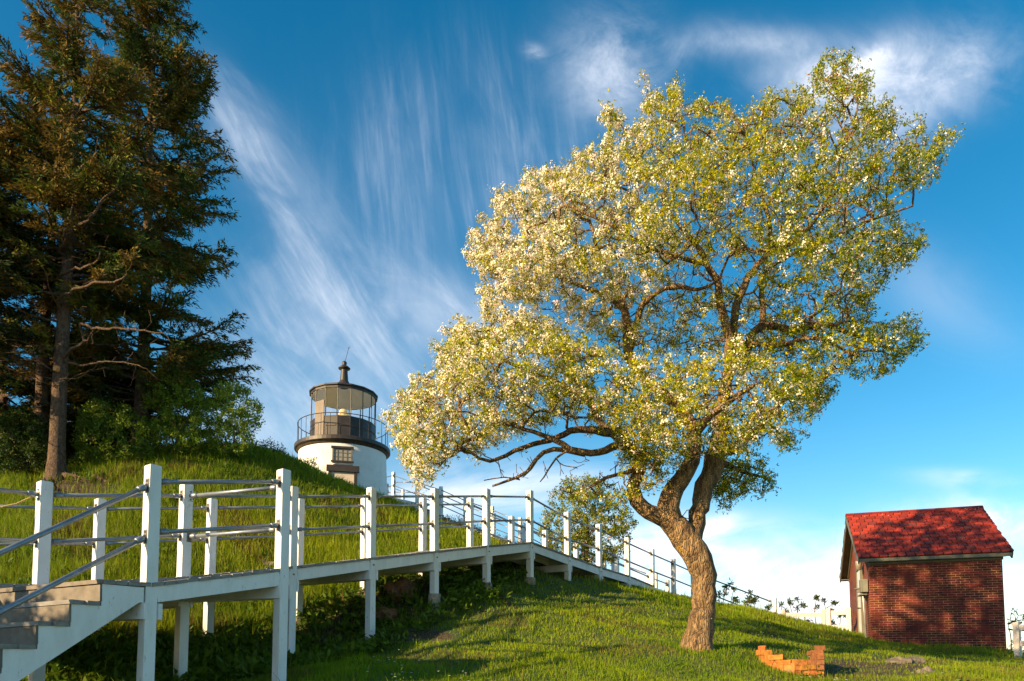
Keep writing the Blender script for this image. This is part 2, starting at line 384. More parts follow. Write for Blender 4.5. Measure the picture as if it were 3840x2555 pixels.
def side_far(X, Y):                      # distance behind the far rail line, metres
    a = np.array([-5.28, 12.68]); d = np.array([.605, .796]); return (-(X-a[0])*d[1]+(Y-a[1])*d[0])
SOIL = [(3270, 2510, 270, 48), (1560, 2385, 170, 26), (260, 1840, 190, 50), (1620, 2300, 120, 30), (3120, 2385, 60, 10), (3560, 2480, 90, 12)]
def soil_at(X, Y, Z):
    px_, py_ = proj(X, Y, Z); m_ = np.zeros(np.shape(X))
    ok = (np.asarray(Y) > 3) & (np.asarray(Y) < 32)
    for a_, b_, c_, d_ in SOIL: m_ = np.maximum(m_, np.where(ok, np.clip(1.35-np.hypot((px_-a_)/c_, (py_-b_)/d_), 0, 1), 0))
    sd = side_far(np.asarray(X), np.asarray(Y)); ud = .62*np.clip(1.3-np.abs(sd+.85)/1.0, 0, 1)*(np.asarray(X) > -4.4)*(np.asarray(Y) < 24)*(np.asarray(Y) > 11.3)
    return np.maximum(m_, ud)
soilv = soil_at(GX, GY, GZ).ravel()
g = npmesh('ground', np.stack([GX, GY, GZ], -1).reshape(-1, 3), F4_, m_ground, None, True, np.repeat(soilv[:, None], 3, 1))
def ground_hit(px, py, y0=6.0, y1=40.0):
    Ys = np.arange(y0, y1, .05); pts = [P(px, py, y_) for y_ in (0, 1)] and None
    a, b_ = (px-CX)/FPX, (PP-py)/FPX; d = Ys/(cp-b_*sp); X_ = a*d; Z_ = d*(sp+b_*cp); h = hts(X_, Ys)
    k = np.argmax(h > Z_); return Vector((X_[k], Ys[k], h[k]))
tag(g, kind='structure')

# ------------------------------------------------------------------ boardwalk
DW = Vector((.575, .818, 0)).normalized()         # the way the boardwalk runs
PW = Vector((-DW.y, DW.x, 0))                     # square to it, towards the hill
ZUP = Vector((0, 0, 1))
PS = .13                                          # post side
def add_post(parent, top, zbot, name='post', ang=None, size=PS, mat=None):
    mb = MB(); h = size/2
    d, q = (DW, PW) if ang is None else (Vector((math.cos(ang), math.sin(ang), 0)), Vector((-math.sin(ang), math.cos(ang), 0)))
    ch = .012; lean = Vector((random.uniform(-.006, .006), random.uniform(-.006, .006), 0))
    prof = []
    for (k, z) in ((h, zbot), (h, top.z-ch), (h-ch, top.z)):
        c = Vector((top.x, top.y, z))+lean*(z-zbot)
        prof.append([c+d*k*sx+q*k*sy for sx, sy in ((1, 1), (-1, 1), (-1, -1), (1, -1))])
    vs = [v for r in prof for v in r]
    fs = [(i*4+k, i*4+(k+1) % 4, (i+1)*4+(k+1) % 4, (i+1)*4+k) for i in range(2) for k in range(4)]+[(8, 9, 10, 11), (3, 2, 1, 0)]
    mb.add(vs, fs); o = mb.build(name, mat or m_white, parent)
    return o
def add_rail(parent, a, b, r=.024, end_a=True, end_b=True, detail=True, half=PS/2):
    """pipe between two post centres with sleeves and bolted plates"""
    a, b = Vector(a), Vector(b); d = (b-a).normalized(); L = (b-a).length
    hd = Vector((d.x, d.y, 0)).normalized(); k = half/max(abs(hd.dot(DW)), abs(hd.dot(PW)), .5)
    a2 = a+d*(k if end_a else 0); b2 = b-d*(k if end_b else 0)
    mb = MB(); mb.tube([a2, b2], r, 10)
    if detail:
        if end_a: mb.tube([a2, a2+d*.035], r*.9, 10); mb.tube([a2+d*.035, a2+d*.05, a2+d*.12, a2+d*.13], [r*1.1, r*1.42, r*1.42, r*1.15], 10)
        if end_b: mb.tube([b2-d*.13, b2-d*.12, b2-d*.05, b2-d*.035], [r*1.15, r*1.42, r*1.42, r*1.1], 10); mb.tube([b2, b2-d*.035], r*.9, 10)
    o = mb.build('rail', m_pipe, parent, True)
    if detail:
        for e, s_ in ((a2, 1), (b2, -1)):
            if (s_ == 1 and not end_a) or (s_ == -1 and not end_b): continue
            ax = max((DW, -DW, PW, -PW), key=lambda v: v.dot(hd*s_))
            bk = MB(); sd = ax.cross(ZUP)
            bk.obox(e+ax*.006, ax*.006, sd*.036, ZUP*.078)
            for zz in (-.055, .055):
                bk.tube([e+ax*.010+ZUP*zz, e+ax*.024+ZUP*zz], .012, 6)
            bk.build('bracket', m_brk, o)
    return o
def board_run(parent, pts_near, pts_far, bw=.14, gap=.011, thick=.045, over=.03, name='decking', mat=None):
    """cross boards over a strip; pts lists of matching near / far edge points (deck top)"""
    mb = MB()
    for i in range(len(pts_near)-1):
        a0, a1, b0, b1 = pts_near[i], pts_near[i+1], pts_far[i], pts_far[i+1]
        L = (a1-a0).length; n = max(1, round(L/(bw+gap))); st = 1/n; wd = (L/n-gap)/L
        for k in range(n):
            t0, t1 = k*st, k*st+wd
            jit = random.uniform(-.008, .012); c = random.uniform(.85, 1.1); dz = random.uniform(-.003, .003)
            A0, A1 = a0.lerp(a1, t0), a0.lerp(a1, t1); B0, B1 = b0.lerp(b1, t0), b0.lerp(b1, t1)
            o0 = (A0-B0).normalized()*(over+jit)
            top = [A0+o0, A1+o0, B1-o0, B0-o0]; top = [v+ZUP*dz for v in top]
            bot = [v-ZUP*thick for v in top]
            r_ = .006; topi = [top[0]+(top[1]-top[0]).normalized()*r_, top[1]-(top[1]-top[0]).normalized()*r_, top[2]-(top[1]-top[0]).normalized()*r_, top[3]+(top[1]-top[0]).normalized()*r_]
            top2 = [v-ZUP*r_ for v in top]
            vs = bot+top2+topi
            mb.add(vs, [(3, 2, 1, 0)]+[(i_+k_, i_+(k_+1) % 4, i_+4+(k_+1) % 4, i_+4+k_) for i_ in (0, 4) for k_ in range(4)]+[(8, 9, 10, 11)])
    return mb.build(name, mat or m_deck, parent)
def add_footing(parent, x, y, ztop, r=.13, depth=.45):
    mb = MB(); a0 = random.uniform(0, 3)
    pr = [(r*1.02, -depth), (r, -.05), (r*.97, -.012), (r*.9, 0)]
    mb.lathe((x, y, ztop), pr, 9, a0, a0+2*math.pi)
    n = 9; mb.add([Vector((x, y, ztop))+Vector((r*.9*math.cos(a0+2*math.pi*k/n), r*.9*math.sin(a0+2*math.pi*k/n), 0)) for k in range(n)], [tuple(range(n))])
    for i, v in enumerate(mb.v):
        mb.v[i] = (v[0]+random.uniform(-.008, .008), v[1]+random.uniform(-.008, .008), v[2])
    return mb.build('footing', m_conc, parent)
def crossbeams(parent, A, B, ztop, h=.18):
    """pair of planks bolted either side of a post bent, running from the near post A to the far post B"""
    for s_ in (-1, 1):
        off = DW*s_*(PS/2+.022)
        a = Vector((A.x, A.y, ztop-h/2))-PW*(PS/2+.012)+off; b_ = Vector((B.x, B.y, ztop-h/2))+PW*(PS/2)+off
        mb = MB(); mb.bar(a, b_, .040, h); o = mb.build('cross_beam', m_white, parent)
        bt = MB(); e = Vector((A.x, A.y, ztop-h/2))-PW*(PS/2+.0+.0)
    return

def line_pt(a, b, px):
    """where the upright plane through pixel column px crosses the ground line a-b (world xy)"""
    k = (px-CX)/FPX; k /= (cp-0*sp)
    # X = k' * Y ; take the slope at mid height of the posts (pitch makes uprights lean very little)
    dx, dy = b[0]-a[0], b[1]-a[1]
    t = (k*a[1]-a[0])/(dx-k*dy)
    return a[0]+dx*t, a[1]+dy*t
def post_at(px, py, Y):
    return P(px, py, Y)

walk = empty('boardwalk', (-3.6, 11.8, 0), 'long white wooden boardwalk with grey pipe rails, on posts across the hillside above the lawn', 'boardwalk')
# near line of posts: (px, py of the top, distance, deck py)
near = [(173, 1808, 8.42, 2193), (700, 1818, 9.92, 2163), (1099, 1826.5, 11.8, 2124), (1396, 1830, 13.15, 2091.5), (1632, 1834, 14.5, 2066), (1826, 1835, 15.85, 2046), (1987, 1840, 17.2, 2033),
        (2128, 1922, 18.76, 2085), (2245, 1966, 20.3, 2127), (2352, 2017, 21.9, 2160), (2443.5, 2060, 23.4, 2197), (2524, 2096, 25.0, 2232), (2598, 2130, 26.5, 2262)]
far = [(379, 1872, 11.4, None), (796, 1872, 12.68, None), (1125.6, 1872, 14.06, None), (1371, 1870, 15.36, None), (1586, 1868, 16.7, None), (1764, 1869, 18.1, None),
       (1918, 1937, 19.65, None), (2043.7, 1990, 21.2, None), (2161, 2036, 22.8, None), (2264.5, 2078, 24.3, None), (2350, 2112, 25.9, None), (2432, 2148, 27.4, None), (2503, 2176, 28.9, None)]
NT_ = [P(a, b_, c) for a, b_, c, d in near]; FT_ = [P(a, b_, c) for a, b_, c, d in far]
ND = [P(a, d, c).z for a, b_, c, d in near]
# far deck height equals near one of the same bent (far[1] pairs with near[2]); posts rise 1.24 m over it
ext0 = NT_[0]-(NT_[1]-NT_[0]); ext0.z = NT_[0].z-.12
extF = FT_[0]-(FT_[1]-FT_[0]); extF.z = FT_[0].z-.22
railh = lambda t, d: (t-.16, t-.16-.56)
for i, t in enumerate(NT_):
    zg = gz(t.x, t.y)
    add_post(walk, t, zg-.1 if i not in (2, 3, 4, 5, 6) else zg+.06)
for i, t in enumerate([extF]+FT_):
    zg = gz(t.x, t.y); add_post(walk, t, zg-.1)
for i, h_ in ((2, .10), (3, .12), (4, .30), (5, .16), (6, .12)):
    t = NT_[i]; add_footing(walk, t.x, t.y, gz(t.x, t.y)+h_, .125)
for i in (0, 1, 2, 3):
    t = FT_[i]; add_footing(walk, t.x, t.y, gz(t.x, t.y)+.04, .14)
extN_post = add_post(walk, ext0, gz(ext0.x, ext0.y)-.1)
# rails, top one .16 under the post top, the other .56 lower
RO = 0
pxr = {}
def rails_between(parent, A, B, up=(.16, .72), **kw):
    for u in up:
        add_rail(parent, A-ZUP*u, B-ZUP*u, **kw)
allN = [ext0]+NT_
for i in range(len(allN)-1):
    rails_between(walk, allN[i], allN[i+1])
allF = [extF]+FT_
for i in range(len(allF)-1):
    rails_between(walk, allF[i], allF[i+1])
endp = P(2905, 2243, 27.0)
add_post(walk, endp, gz(endp.x, endp.y)-.3)
add_rail(walk, NT_[-1]-ZUP*.16, P(2900, 2260, 27.0), r=.026)
add_rail(walk, NT_[-1]-ZUP*.72, P(2860, 2306, 27.0), r=.026)
# deck edge points (near side under the outer face of the posts)
deckN = []; deckF = []
zd = [ND[0], ND[1]]+ND[2:]
for i in range(len(NT_)):
    t = NT_[i]; deckN.append(Vector((t.x, t.y, zd[i]))-PW*(PS/2-.01))
    if i >= 1:
        f = FT_[i-1] if i-1 < len(FT_) else None
        fx = Vector((f.x, f.y, zd[i]))
    else:
        f = FT_[0]-(FT_[1]-FT_[0])*.82; fx = Vector((f.x, f.y, zd[i]))
    deckF.append(fx+PW*(PS/2-.02))
def line_z(A, B, C, dy):
    """height of C that keeps the boards in one plane with the near edge A-B as the planks lie: a slight cross fall"""
    xa, ya = proj(*A); xb, yb = proj(*B); xc, yc = proj(*C); want = ya+(yb-ya)*(xc-xa)/(xb-xa)+dy
    return P(xc, want, C.y).z
for i in range(0, 7):
    a_, b_ = (deckN[i], deckN[i+1]) if i < 6 else (deckN[5], deckN[6])
    deckF[i].z = line_z(a_, b_, deckF[i], 1.0)
e0 = Vector((ext0.x, ext0.y, deckN[0].z-.12))-PW*(PS/2-.01); ef = deckF[0]-(deckF[1]-deckF[0]); ef.z = e0.z
deckN = [e0]+deckN; deckF = [ef]+deckF
board_run(walk, deckN[:12], deckF[:12], over=.015)
# fascia beams and cross beams of each bent
for i in range(0, 12):
    a, b_ = deckN[i]-ZUP*(.045+.095), deckN[i+1]-ZUP*(.045+.095)
    d = (b_-a).normalized(); hd = Vector((d.x, d.y, 0)).normalized()
    mb = MB(); mb.bar(a+hd*(PS/2)+PW*.03, b_-hd*(PS/2)+PW*.03, .042, .19); mb.build('fascia_beam', m_white, walk)
    a, b_ = deckF[i]-ZUP*(.045+.095), deckF[i+1]-ZUP*(.045+.095)
    mb = MB(); mb.bar(a-PW*.03, b_-PW*.03, .042, .19); mb.build('fascia_beam', m_white, walk)
    mid = MB()
    for f_ in (.33, .66):
        mid.bar(deckN[i].lerp(deckF[i], f_)-ZUP*.14, deckN[i+1].lerp(deckF[i+1], f_)-ZUP*.14, .042, .18)
    mid.build('joists', m_white, walk)
for i in range(1, 12):
    A = deckN[i]+PW*(PS/2-.01); B = deckF[i]-PW*(PS/2)
    if i == 1: continue
    crossbeams(walk, A, B, A.z-.045-.19)
bo = MB()
for i in range(1, 12):
    A = NT_[i-1]; zc = zd[i-1]-.14
    for s_ in (0,):
        c = Vector((A.x, A.y, zc))-PW*(PS/2)
        bo.tube([c, c-PW*.014], .016, 8)
        c2 = Vector((A.x, A.y, zc-.19))-PW*(PS/2)+DW*.0
    c = Vector((A.x, A.y, zc-.56))
bo.build('bolts', m_brk, walk)

# landing and stairs in front of the boardwalk
stl = empty('wooden_stairs', (-3.9, 7.9, 0), 'white wooden stairs with tan risers and landing, leading up to the boardwalk', 'stairs')
LA = P(575, 1745, 7.9); LB = P(1065, 1763, 9.4)
LAz = P(590, 2187, 7.9).z; LBz = P(1045, 2131, 9.4).z
for t in (LA, LB): add_post(stl, t, gz(t.x, t.y)-.25)
dl = (Vector((LB.x, LB.y, 0))-Vector((LA.x, LA.y, 0))).normalized(); ql = Vector((-dl.y, dl.x, 0))
def on(c, z): return Vector((c.x, c.y, z))
add_rail(stl, on(LA, P(575, 1808, 7.9).z), on(LB, P(1065, 1808, 9.4).z), r=.027)
add_rail(stl, on(LA, P(575, 1998, 7.9).z), on(LB, P(1065, 1970, 9.4).z), r=.027)
# the short end rails from the landing's far post back to the boardwalk
L7 = NT_[1]
add_rail(stl, on(L7, P(700, 1862, 9.92).z), on(LB, P(1065, 1826, 9.4).z), r=.027)
add_rail(stl, on(L7, P(700, 2014, 9.92).z), on(LB, P(1065, 1984, 9.4).z), r=.027)
# landing deck
w0 = (Vector((NT_[0].x, NT_[0].y, 0))-Vector((LA.x, LA.y, 0))); w1 = (Vector((L7.x, L7.y, 0))-Vector((LB.x, LB.y, 0)))
sA = on(LA, LAz)-ql*(PS/2-.01); sB = on(LB, LBz)-ql*(PS/2-.01)
tdir = (sB-sA)/ (Vector((sB.x-sA.x, sB.y-sA.y, 0)).length)
TOPR = .53
zt = P(395, 2175, 7.45).z
s0 = sA-dl*TOPR; s0.z = zt
sB2 = sB+tdir*.06
w0z = Vector((w0.x, w0.y, line_z(sA, sB, sA+w0, 1.0)-sA.z)); w1z = Vector((w1.x, w1.y, line_z(sA, sB, sB+w1, 1.0)-sB.z)); w00 = Vector((w0.x, w0.y, w0z.z))
board_run(stl, [s0, sA], [s0+w00, sA+w0z], over=.01)
board_run(stl, [sA, sB2], [sA+w0z, sB2+w1z], over=.01, bw=.135)
for a, b_ in ((sA+tdir*.065, sB-tdir*.065),):
    mb = MB(); o_ = ql*.025-ZUP*(.045+.09); mb.bar(a+o_, b_+o_, .045, .18); mb.build('fascia_beam', m_white, stl)
mb = MB(); mb.bar(sA+w0z*.5-ZUP*.15, sB+w1z*.5-ZUP*.15, .045, .18); mb.bar(sA+w0z-ZUP*.15, sB+w1z-ZUP*.15, .045, .18); mb.build('joists', m_white, stl)
for A, z_, wv in ((LA, LAz, w0), (LB, LBz, w1)):
    for s_ in (-1, 1):
        off = dl*s_*(PS/2+.022); a = on(A, z_-.045-.18-.09)+off-wv.normalized()*(PS/2+.012); b_ = a+wv.normalized()*(wv.length+PS*1.2)
        mb = MB(); mb.bar(a, b_, .042, .18); mb.build('cross_beam', m_white, stl)
# stringer (near side) : stepped plank
steps = 6; RUN, RISE = .292, .228
fs = 1.98; sv_ = Vector((w0.x, w0.y, 0)).normalized()*fs; sv_.z = -.07        # width of the flight
prof = []
zz = zt-.045; x0 = 0.0
top = []
cur = s0-ql*0
def sp_(t, z): return Vector((s0.x-dl.x*t, s0.y-dl.y*t, z))
out = [sp_(-TOPR+PS/2+.02, zz)]
out.append(sp_(0.0, zz))
for k in range(1, steps+1):
    out.append(sp_((k-1)*RUN+.0, zz-k*RISE)); out.append(sp_(k*RUN, zz-k*RISE))
low = [sp_(steps*RUN, zz-steps*RISE-.45), sp_(0.03, zz-.30-.06), sp_(-TOPR+PS/2+.25, zz-.19+.02), sp_(-TOPR+PS/2+.02, zz-.17)]
low = [sp_(steps*RUN, zz-steps*RISE-.36), sp_(-.40, zz-.165), sp_(-TOPR+PS/2+.02, zz-.165)]
poly = out+low; n = len(poly)
for (off, nm) in ((Vector((0, 0, 0)), 'stringer'), (sv_, 'stringer')):
    vs = [v+off for v in poly]+[v+off+ql*.05 for v in poly]
    fc = [tuple(range(n)), tuple(range(2*n-1, n-1, -1))]+[(i, i+n, (i+1) % n+n, (i+1) % n) for i in range(n)]
    o = meshobj(nm, vs, fc, m_white, stl)
    import bmesh as _bm
    bm_ = _bm.new(); bm_.from_mesh(o.data); _bm.ops.triangulate(bm_, faces=[f for f in bm_.faces if len(f.verts) > 4]); _bm.ops.recalc_face_normals(bm_, faces=bm_.faces); bm_.to_mesh(o.data); bm_.free()
for k in range(0, steps):
    zt_k = zt-k*RISE
    # riser board
    rb = MB(); c0 = sp_(k*RUN+.012, zt_k-.045-(RISE-.05)/2-.004); a = c0-ql*.006
    rb.bar(a, a+sv_*1.003+ql*.012, .026, RISE-.055); rb.build('riser', m_riser, stl)
    if k > 0:
        tb = MB()
        for q_ in (0, 1):
            c0 = sp_((k-1)*RUN+.085+q_*.155-.0, zt_k-.0225)-ql*.02
            tb.bar(c0, c0+sv_*1.01+ql*.03, .146, .042)
        tb.build('tread', m_deck, stl)
    else:
        tb = MB(); c0 = sp_(.018, zt_k-.0225)-ql*.02; tb.bar(c0, c0+sv_*1.01+ql*.03, .05, .044); tb.build('tread', m_riser, stl)
# stair handrails going down out of the picture
rA = on(LA, P(575, 1814, 7.9).z); rB = on(LA, P(575, 2004, 7.9).z)
dn = lambda a, t: Vector((a.x-dl.x*t, a.y-dl.y*t, a.z-t*.665))
bp = on(LA-dl*2.9, 0); bp.z = rA.z-2.9*.665+.16
for r_ in (rA, rB):
    add_rail(stl, r_, dn(r_, 2.9), r=.0285)
add_post(stl, bp, gz(bp.x, bp.y)-.2)
b2 = on(LA, 0)-dl*1.0+sv_.normalized()*(fs+.1-.4)
# rope tied along the left rail
mb = MB(); pr = [P(-60, 1925, 8.1), P(0, 1903, 8.2), P(60, 1890, 8.25), P(110, 1868, 8.3), P(135, 1855, 8.33), P(150, 1846, 8.34)]
mb.tube(pr, .009, 6); rp = mb.build('rope', m_rope, None, True); tag(rp, 'yellow rope slung from the post at the far left along the rail', 'rope')

# ------------------------------------------------------------------ long stairs up to the lighthouse
ls = empty('hillside_stairs', tuple(P(2457, 2262, 28.0)), 'distant flight of peeling white wooden stairs with pipe rails climbing to the lighthouse', 'stairs')
Arow = [(1565, 1803, 35.0), (1655, 1843, 34.2), (1750, 1884, 33.4), (1851, 1925, 32.6), (1966, 1968, 31.6), (2085, 2018, 30.7), (2198, 2058, 29.8), (2313, 2094, 29.0), (2457, 2147, 28.0)]
Brow = [(1565, 1797, 36.3), (1654, 1825, 35.6), (1746, 1865, 34.9), (1845, 1899, 34.1), (1950, 1941, 33.2), (2062, 1999, 32.2), (2185, 2048, 31.2), (2300, 2084, 30.3)]
AT = [P(*a) for a in Arow]; BT = [P(*a) for a in Brow]
sang = math.atan2(AT[-1].y-AT[0].y, AT[-1].x-AT[0].x)
for t in AT+BT:
    add_post(ls, t, gz(t.x, t.y)-.1, ang=sang, size=.14)
for R_ in (AT, BT):
    for i in range(len(R_)-1):
        for u in (.18, .70): add_rail(ls, R_[i]-ZUP*u, R_[i+1]-ZUP*u, r=.022, half=.07)
tr_z = 1.22
trd = MB(); NS = 34
a0, a1 = AT[0]-ZUP*tr_z, AT[-1]-ZUP*tr_z
b0, b1 = BT[0]-ZUP*tr_z, BT[0]-ZUP*tr_z+(a1-a0)
zlist = [t.z for t in AT]
for k in range(NS):
    f_ = k/(NS-1)*(len(AT)-1); i = min(int(f_), len(AT)-2); f_ -= i
    A = AT[i].lerp(AT[i+1], f_)-ZUP*tr_z
    B = Vector((A.x, A.y, A.z))+(Vector((BT[0].x-AT[0].x, BT[0].y-AT[0].y, 0)))*1.1
    d = (AT[i+1]-AT[i]); d.z = 0; d.normalize()
    A2, B2 = A-(B-A).normalized()*.12, B+(B-A).normalized()*.1
    trd.bar(A2, B2, .34, .045)
    trd.bar(A2-d*.15-ZUP*.09, B2-d*.15-ZUP*.09, .03, .14)
trd.build('treads', m_deck, ls)
st = MB()
for i in range(len(AT)-1):
    o_ = Vector((0, 0, -tr_z-.14)); st.bar(AT[i]+o_, AT[i+1]+o_, .05, .34)
st.build('stringer', m_peel, ls)
# upper gallery rail running back to the tower
T1 = P(1477, 1771, 36.6); T0 = P(1400, 1787, 33.0); TA = P(1450, 1813, 37.5); TB_ = P(1505, 1836, 38.0)
for t, n_ in ((T1, 0), (T0, 1), (TA, 2), (P(1512, 1838, 37.5), 3)): add_post(ls, t, gz(t.x, t.y)-.1, ang=sang, size=.14)
for u in (.18, .70):
    add_rail(ls, T1-ZUP*u, AT[0]-ZUP*u, r=.02, half=.07); add_rail(ls, T0-ZUP*u, T1-ZUP*u, r=.02, half=.07)
    add_rail(ls, TA-ZUP*u*.6, P(1512, 1838, 37.5)-ZUP*u*.6, r=.02, half=.07)
    add_rail(ls, T1-ZUP*(u+.35), BT[0]-ZUP*u, r=.02, half=.07)
add_rail(ls, P(1290, 1822, 31.5), T0-ZUP*.18, r=.02, half=.07)
plat = MB(); c = (T1+AT[0])/2-ZUP*1.3; plat.bar(T1-ZUP*1.28+Vector((-.6, .3, 0)), AT[0]-ZUP*1.28, 1.3, .3); plat.build('top_platform', m_peel, ls)

# ------------------------------------------------------------------ lighthouse
LZ = 32.0; lc = P(1284, 1800, LZ); LX, LY = lc.x, LZ
def el(py, Yd): return P(1284, py, Yd).z
lh = empty('lighthouse', (LX, LY, 6.4), 'short round white brick lighthouse with black lantern room on top of the hill', 'lighthouse')
zg_top = 9.60; zg_bot = 9.41
RT, RB = 1.93, 2.16
m_tower, nt, b = pmat('painted_brick_tower', (.8, .8, .78), .75)
tcn = nt.new('ShaderNodeTexCoord').outputs['UV']
br = nt.new('ShaderNodeTexBrick'); nt.l.new(tcn, br.inputs['Vector']); br.inputs['Scale'].default_value = 1.0
br.inputs['Brick Width'].default_value = .22; br.inputs['Row Height'].default_value = .075; br.inputs['Mortar Size'].default_value = .008
nz = nt.noise(geo_pos(nt), 1.4, 6, .6)
nt.l.new(nt.mix(nt.sstep(nz, .4, .75), (.86, .86, .85, 1), (.76, .75, .71, 1)), b.inputs['Base Color'])
hh = nt.m('ADD', nt.m('MULTIPLY', br.outputs['Fac'], -.6), nt.m('MULTIPLY', nt.noise(geo_pos(nt), 6, 6, .7), 1.2)); bump(nt, b, hh, .7, .02)
mb = MB(); ztop = zg_bot-.10; mb.lathe((LX, LY, 0), [(RB, 4.0), (RT, ztop)], 96)
tw = mb.build('tower', m_tower, lh, True)
uvl = tw.data.uv_layers.new(name='UVMap')
for lp in tw.data.loops:
    v = tw.data.vertices[lp.vertex_index].co; uvl.data[lp.index].uv = (math.atan2(v.y-LY, v.x-LX)*2.0, v.z)
def rr(z): return RB+(RT-RB)*(z-4.0)/(ztop-4.0)
mb = MB(); mb.lathe((LX, LY, 0), [(RT, zg_bot-.13), (RT+.03, zg_bot-.12), (RT+.05, zg_bot-.06), (2.05, zg_bot-.01)], 64); mb.build('cornice', m_rustband, lh, True)
mb = MB(); mb.lathe((LX, LY, 0), [(1.9, zg_bot), (2.10, zg_bot), (2.12, zg_bot+.02), (2.12, zg_top-.02), (2.09, zg_top), (.2, zg_top)], 64)
mb.build('gallery_deck', m_dark, lh)
# gallery railing
zr = el(1550, 30.1); RR = 1.99
gr = MB(); gr.tube([Vector((LX+RR*math.cos(a), LY+RR*math.sin(a), zr)) for a in np.linspace(0, 2*math.pi, 65)], .018, 6)
for k in range(30):
    a = 2*math.pi*(k+.3)/30; c = Vector((LX+RR*math.cos(a), LY+RR*math.sin(a), 0)); gr.tube([c+ZUP*zg_bot, c+ZUP*zr], .011, 5)
gr.build('gallery_railing', m_dark, lh)
# lantern room : sixteen sides
RL = 1.44; NSD = 16; A0 = math.radians(-90+3.2)
zl0 = zg_top; zl1 = el(1562, 30.6); zl2 = el(1453, 30.6); zl3 = el(1438, 30.5)
def lp_(k, r=RL): a = A0+2*math.pi*k/NSD; return Vector((LX+r*math.cos(a), LY+r*math.sin(a), 0))
wl = MB()
for k in range(NSD):
    a, b_ = lp_(k), lp_(k+1); wl.bar(a+ZUP*(zl0+zl1)/2, b_+ZUP*(zl0+zl1)/2, .05, zl1-zl0)
    q0, q1 = a.lerp(b_, .1), a.lerp(b_, .9); n_ = ((a+b_)/2-Vector((LX, LY, 0))).normalized()
    for zz_ in (zl0+.12, zl0+(zl1-zl0)*.62): wl.bar(q0+n_*.035+ZUP*zz_, q1+n_*.035+ZUP*zz_, .03, .05)
wl.build('lantern_wall', m_dark, lh)
mu = MB()
for k in range(NSD):
    a = lp_(k); mu.tube([a+ZUP*(zl0), a+ZUP*zl2], .024, 6)
    b_ = lp_(k+1); mu.bar(a+ZUP*(zl1+.02), b_+ZUP*(zl1+.02), .06, .05)
mu.build('glazing_bars', m_dark, lh)
m_glass, nt, b = pmat('clear_pane', (.9, .95, .95), .03)
out = [n_ for n_ in m_glass.node_tree.nodes if n_.type == 'OUTPUT_MATERIAL'][0]
tb_ = nt.new('ShaderNodeBsdfTransparent'); gl = nt.new('ShaderNodeBsdfGlossy'); gl.inputs['Roughness'].default_value = .04
mx = nt.new('ShaderNodeMixShader'); mx.inputs[0].default_value = .06; nt.l.new(tb_.outputs[0], mx.inputs[1]); nt.l.new(gl.outputs[0], mx.inputs[2]); nt.l.new(mx.outputs[0], out.inputs[0])
for k in range(NSD):
    a, b_ = lp_(k), lp_(k+1)
    g_ = MB(); g_.add([a+ZUP*zl1, b_+ZUP*zl1, b_+ZUP*zl2, a+ZUP*zl2], [(0, 1, 2, 3)]); g_.build('lantern_pane', m_glass, lh)
# door panel of the lantern
a, b_ = lp_(14), lp_(15); n_ = ((a+b_)/2-Vector((LX, LY, 0))).normalized()
m_browndoor = mat_noise('brown_iron_door', (.16, .115, .075), (.11, .08, .055), 3, .5, .1, .005)
dr = MB(); zd2 = el(1499, 30.6); dr.bar(a.lerp(b_, .04)+n_*.05+ZUP*(zl0+zd2)/2, a.lerp(b_, .96)+n_*.05+ZUP*(zl0+zd2)/2, .03, zd2-zl0); dr.build('lantern_door', m_browndoor, lh)
# cornice, roof, ventilator
co = MB()
prof = [(RL-.02, zl2), (RL+.035, zl2), (RL+.035, zl3-.05), (RL+.10, zl3-.03), (RL+.10, zl3+.03), (RL+.06, zl3+.05), (.9, zl3+.18), (.5, zl3+.34), (.3, zl3+.50), (.19, zl3+.70)]
co.lathe((LX, LY, 0), prof, NSD, A0, A0+2*math.pi); co.build('lantern_roof', m_dark, lh)
ceil_ = MB(); ceil_.lathe((LX, LY, 0), [(RL-.03, zl2-.02), (RL-.03, zl2+.06), (.2, zl2+.52)], 32); ceil_.build('lantern_ceiling', mat_noise('cream_paint', (.88, .84, .74), (.82, .77, .66), 2, .6, 0), lh, True)
li = MB(); li.lathe((LX, LY, 0), [(.05, zl0+.06), (RL-.10, zl0+.06), (RL-.07, zl1-.02)], 32); li.build('lantern_bounce_lining', mat_noise('white_bounce_lining', (.85, .82, .74), (.8, .76, .66), 2, .6, 0), lh)  # unseen white wall and floor, added to bounce sunlight up onto the ceiling
ve = MB(); zc = el(1428, 32)
ve.lathe((LX, LY, 0), [(r_, zc+z_*.87) for r_, z_ in ((.19, -.1), (.175, .15), (.15, .52), (.15, .60), (.26, .62), (.275, .66), (.20, .74), (.11, .80), (.09, .86), (.115, .93), (.10, 1.0), (.03, 1.06), (.0, 1.08))], 24)
ve.build('ventilator', m_dark, lh, True)
rd = MB(); tip = P(1309, 1302, 32); rd.tube([Vector((LX+.02, LY, zc+.86)), tip], [.012, .008], 5); rd.tube([tip-Vector((.03, 0, .12)), tip+Vector((.06, 0, .05))], .006, 4); rd.tube([tip-Vector((.03, 0, .12)), tip+Vector((-.05, 0, .02))], .006, 4)
rd.build('lightning_rod', m_dark, lh)
# lens inside
m_lens, nt, b = pmat('lens_glass', (1.0, .80, .42), .12); b.inputs['Metallic'].default_value = .35
le = MB(); zb = 10.50; pr = []
for i in range(25):
    t = i/24; r = .27*math.sin(math.pi*(.18+.64*t))**.8*(1.0 if i % 2 else .9); pr.append((r, zb+t*.90))
le.lathe((LX, LY, 0), pr, 20); le.build('lens', m_lens, lh)
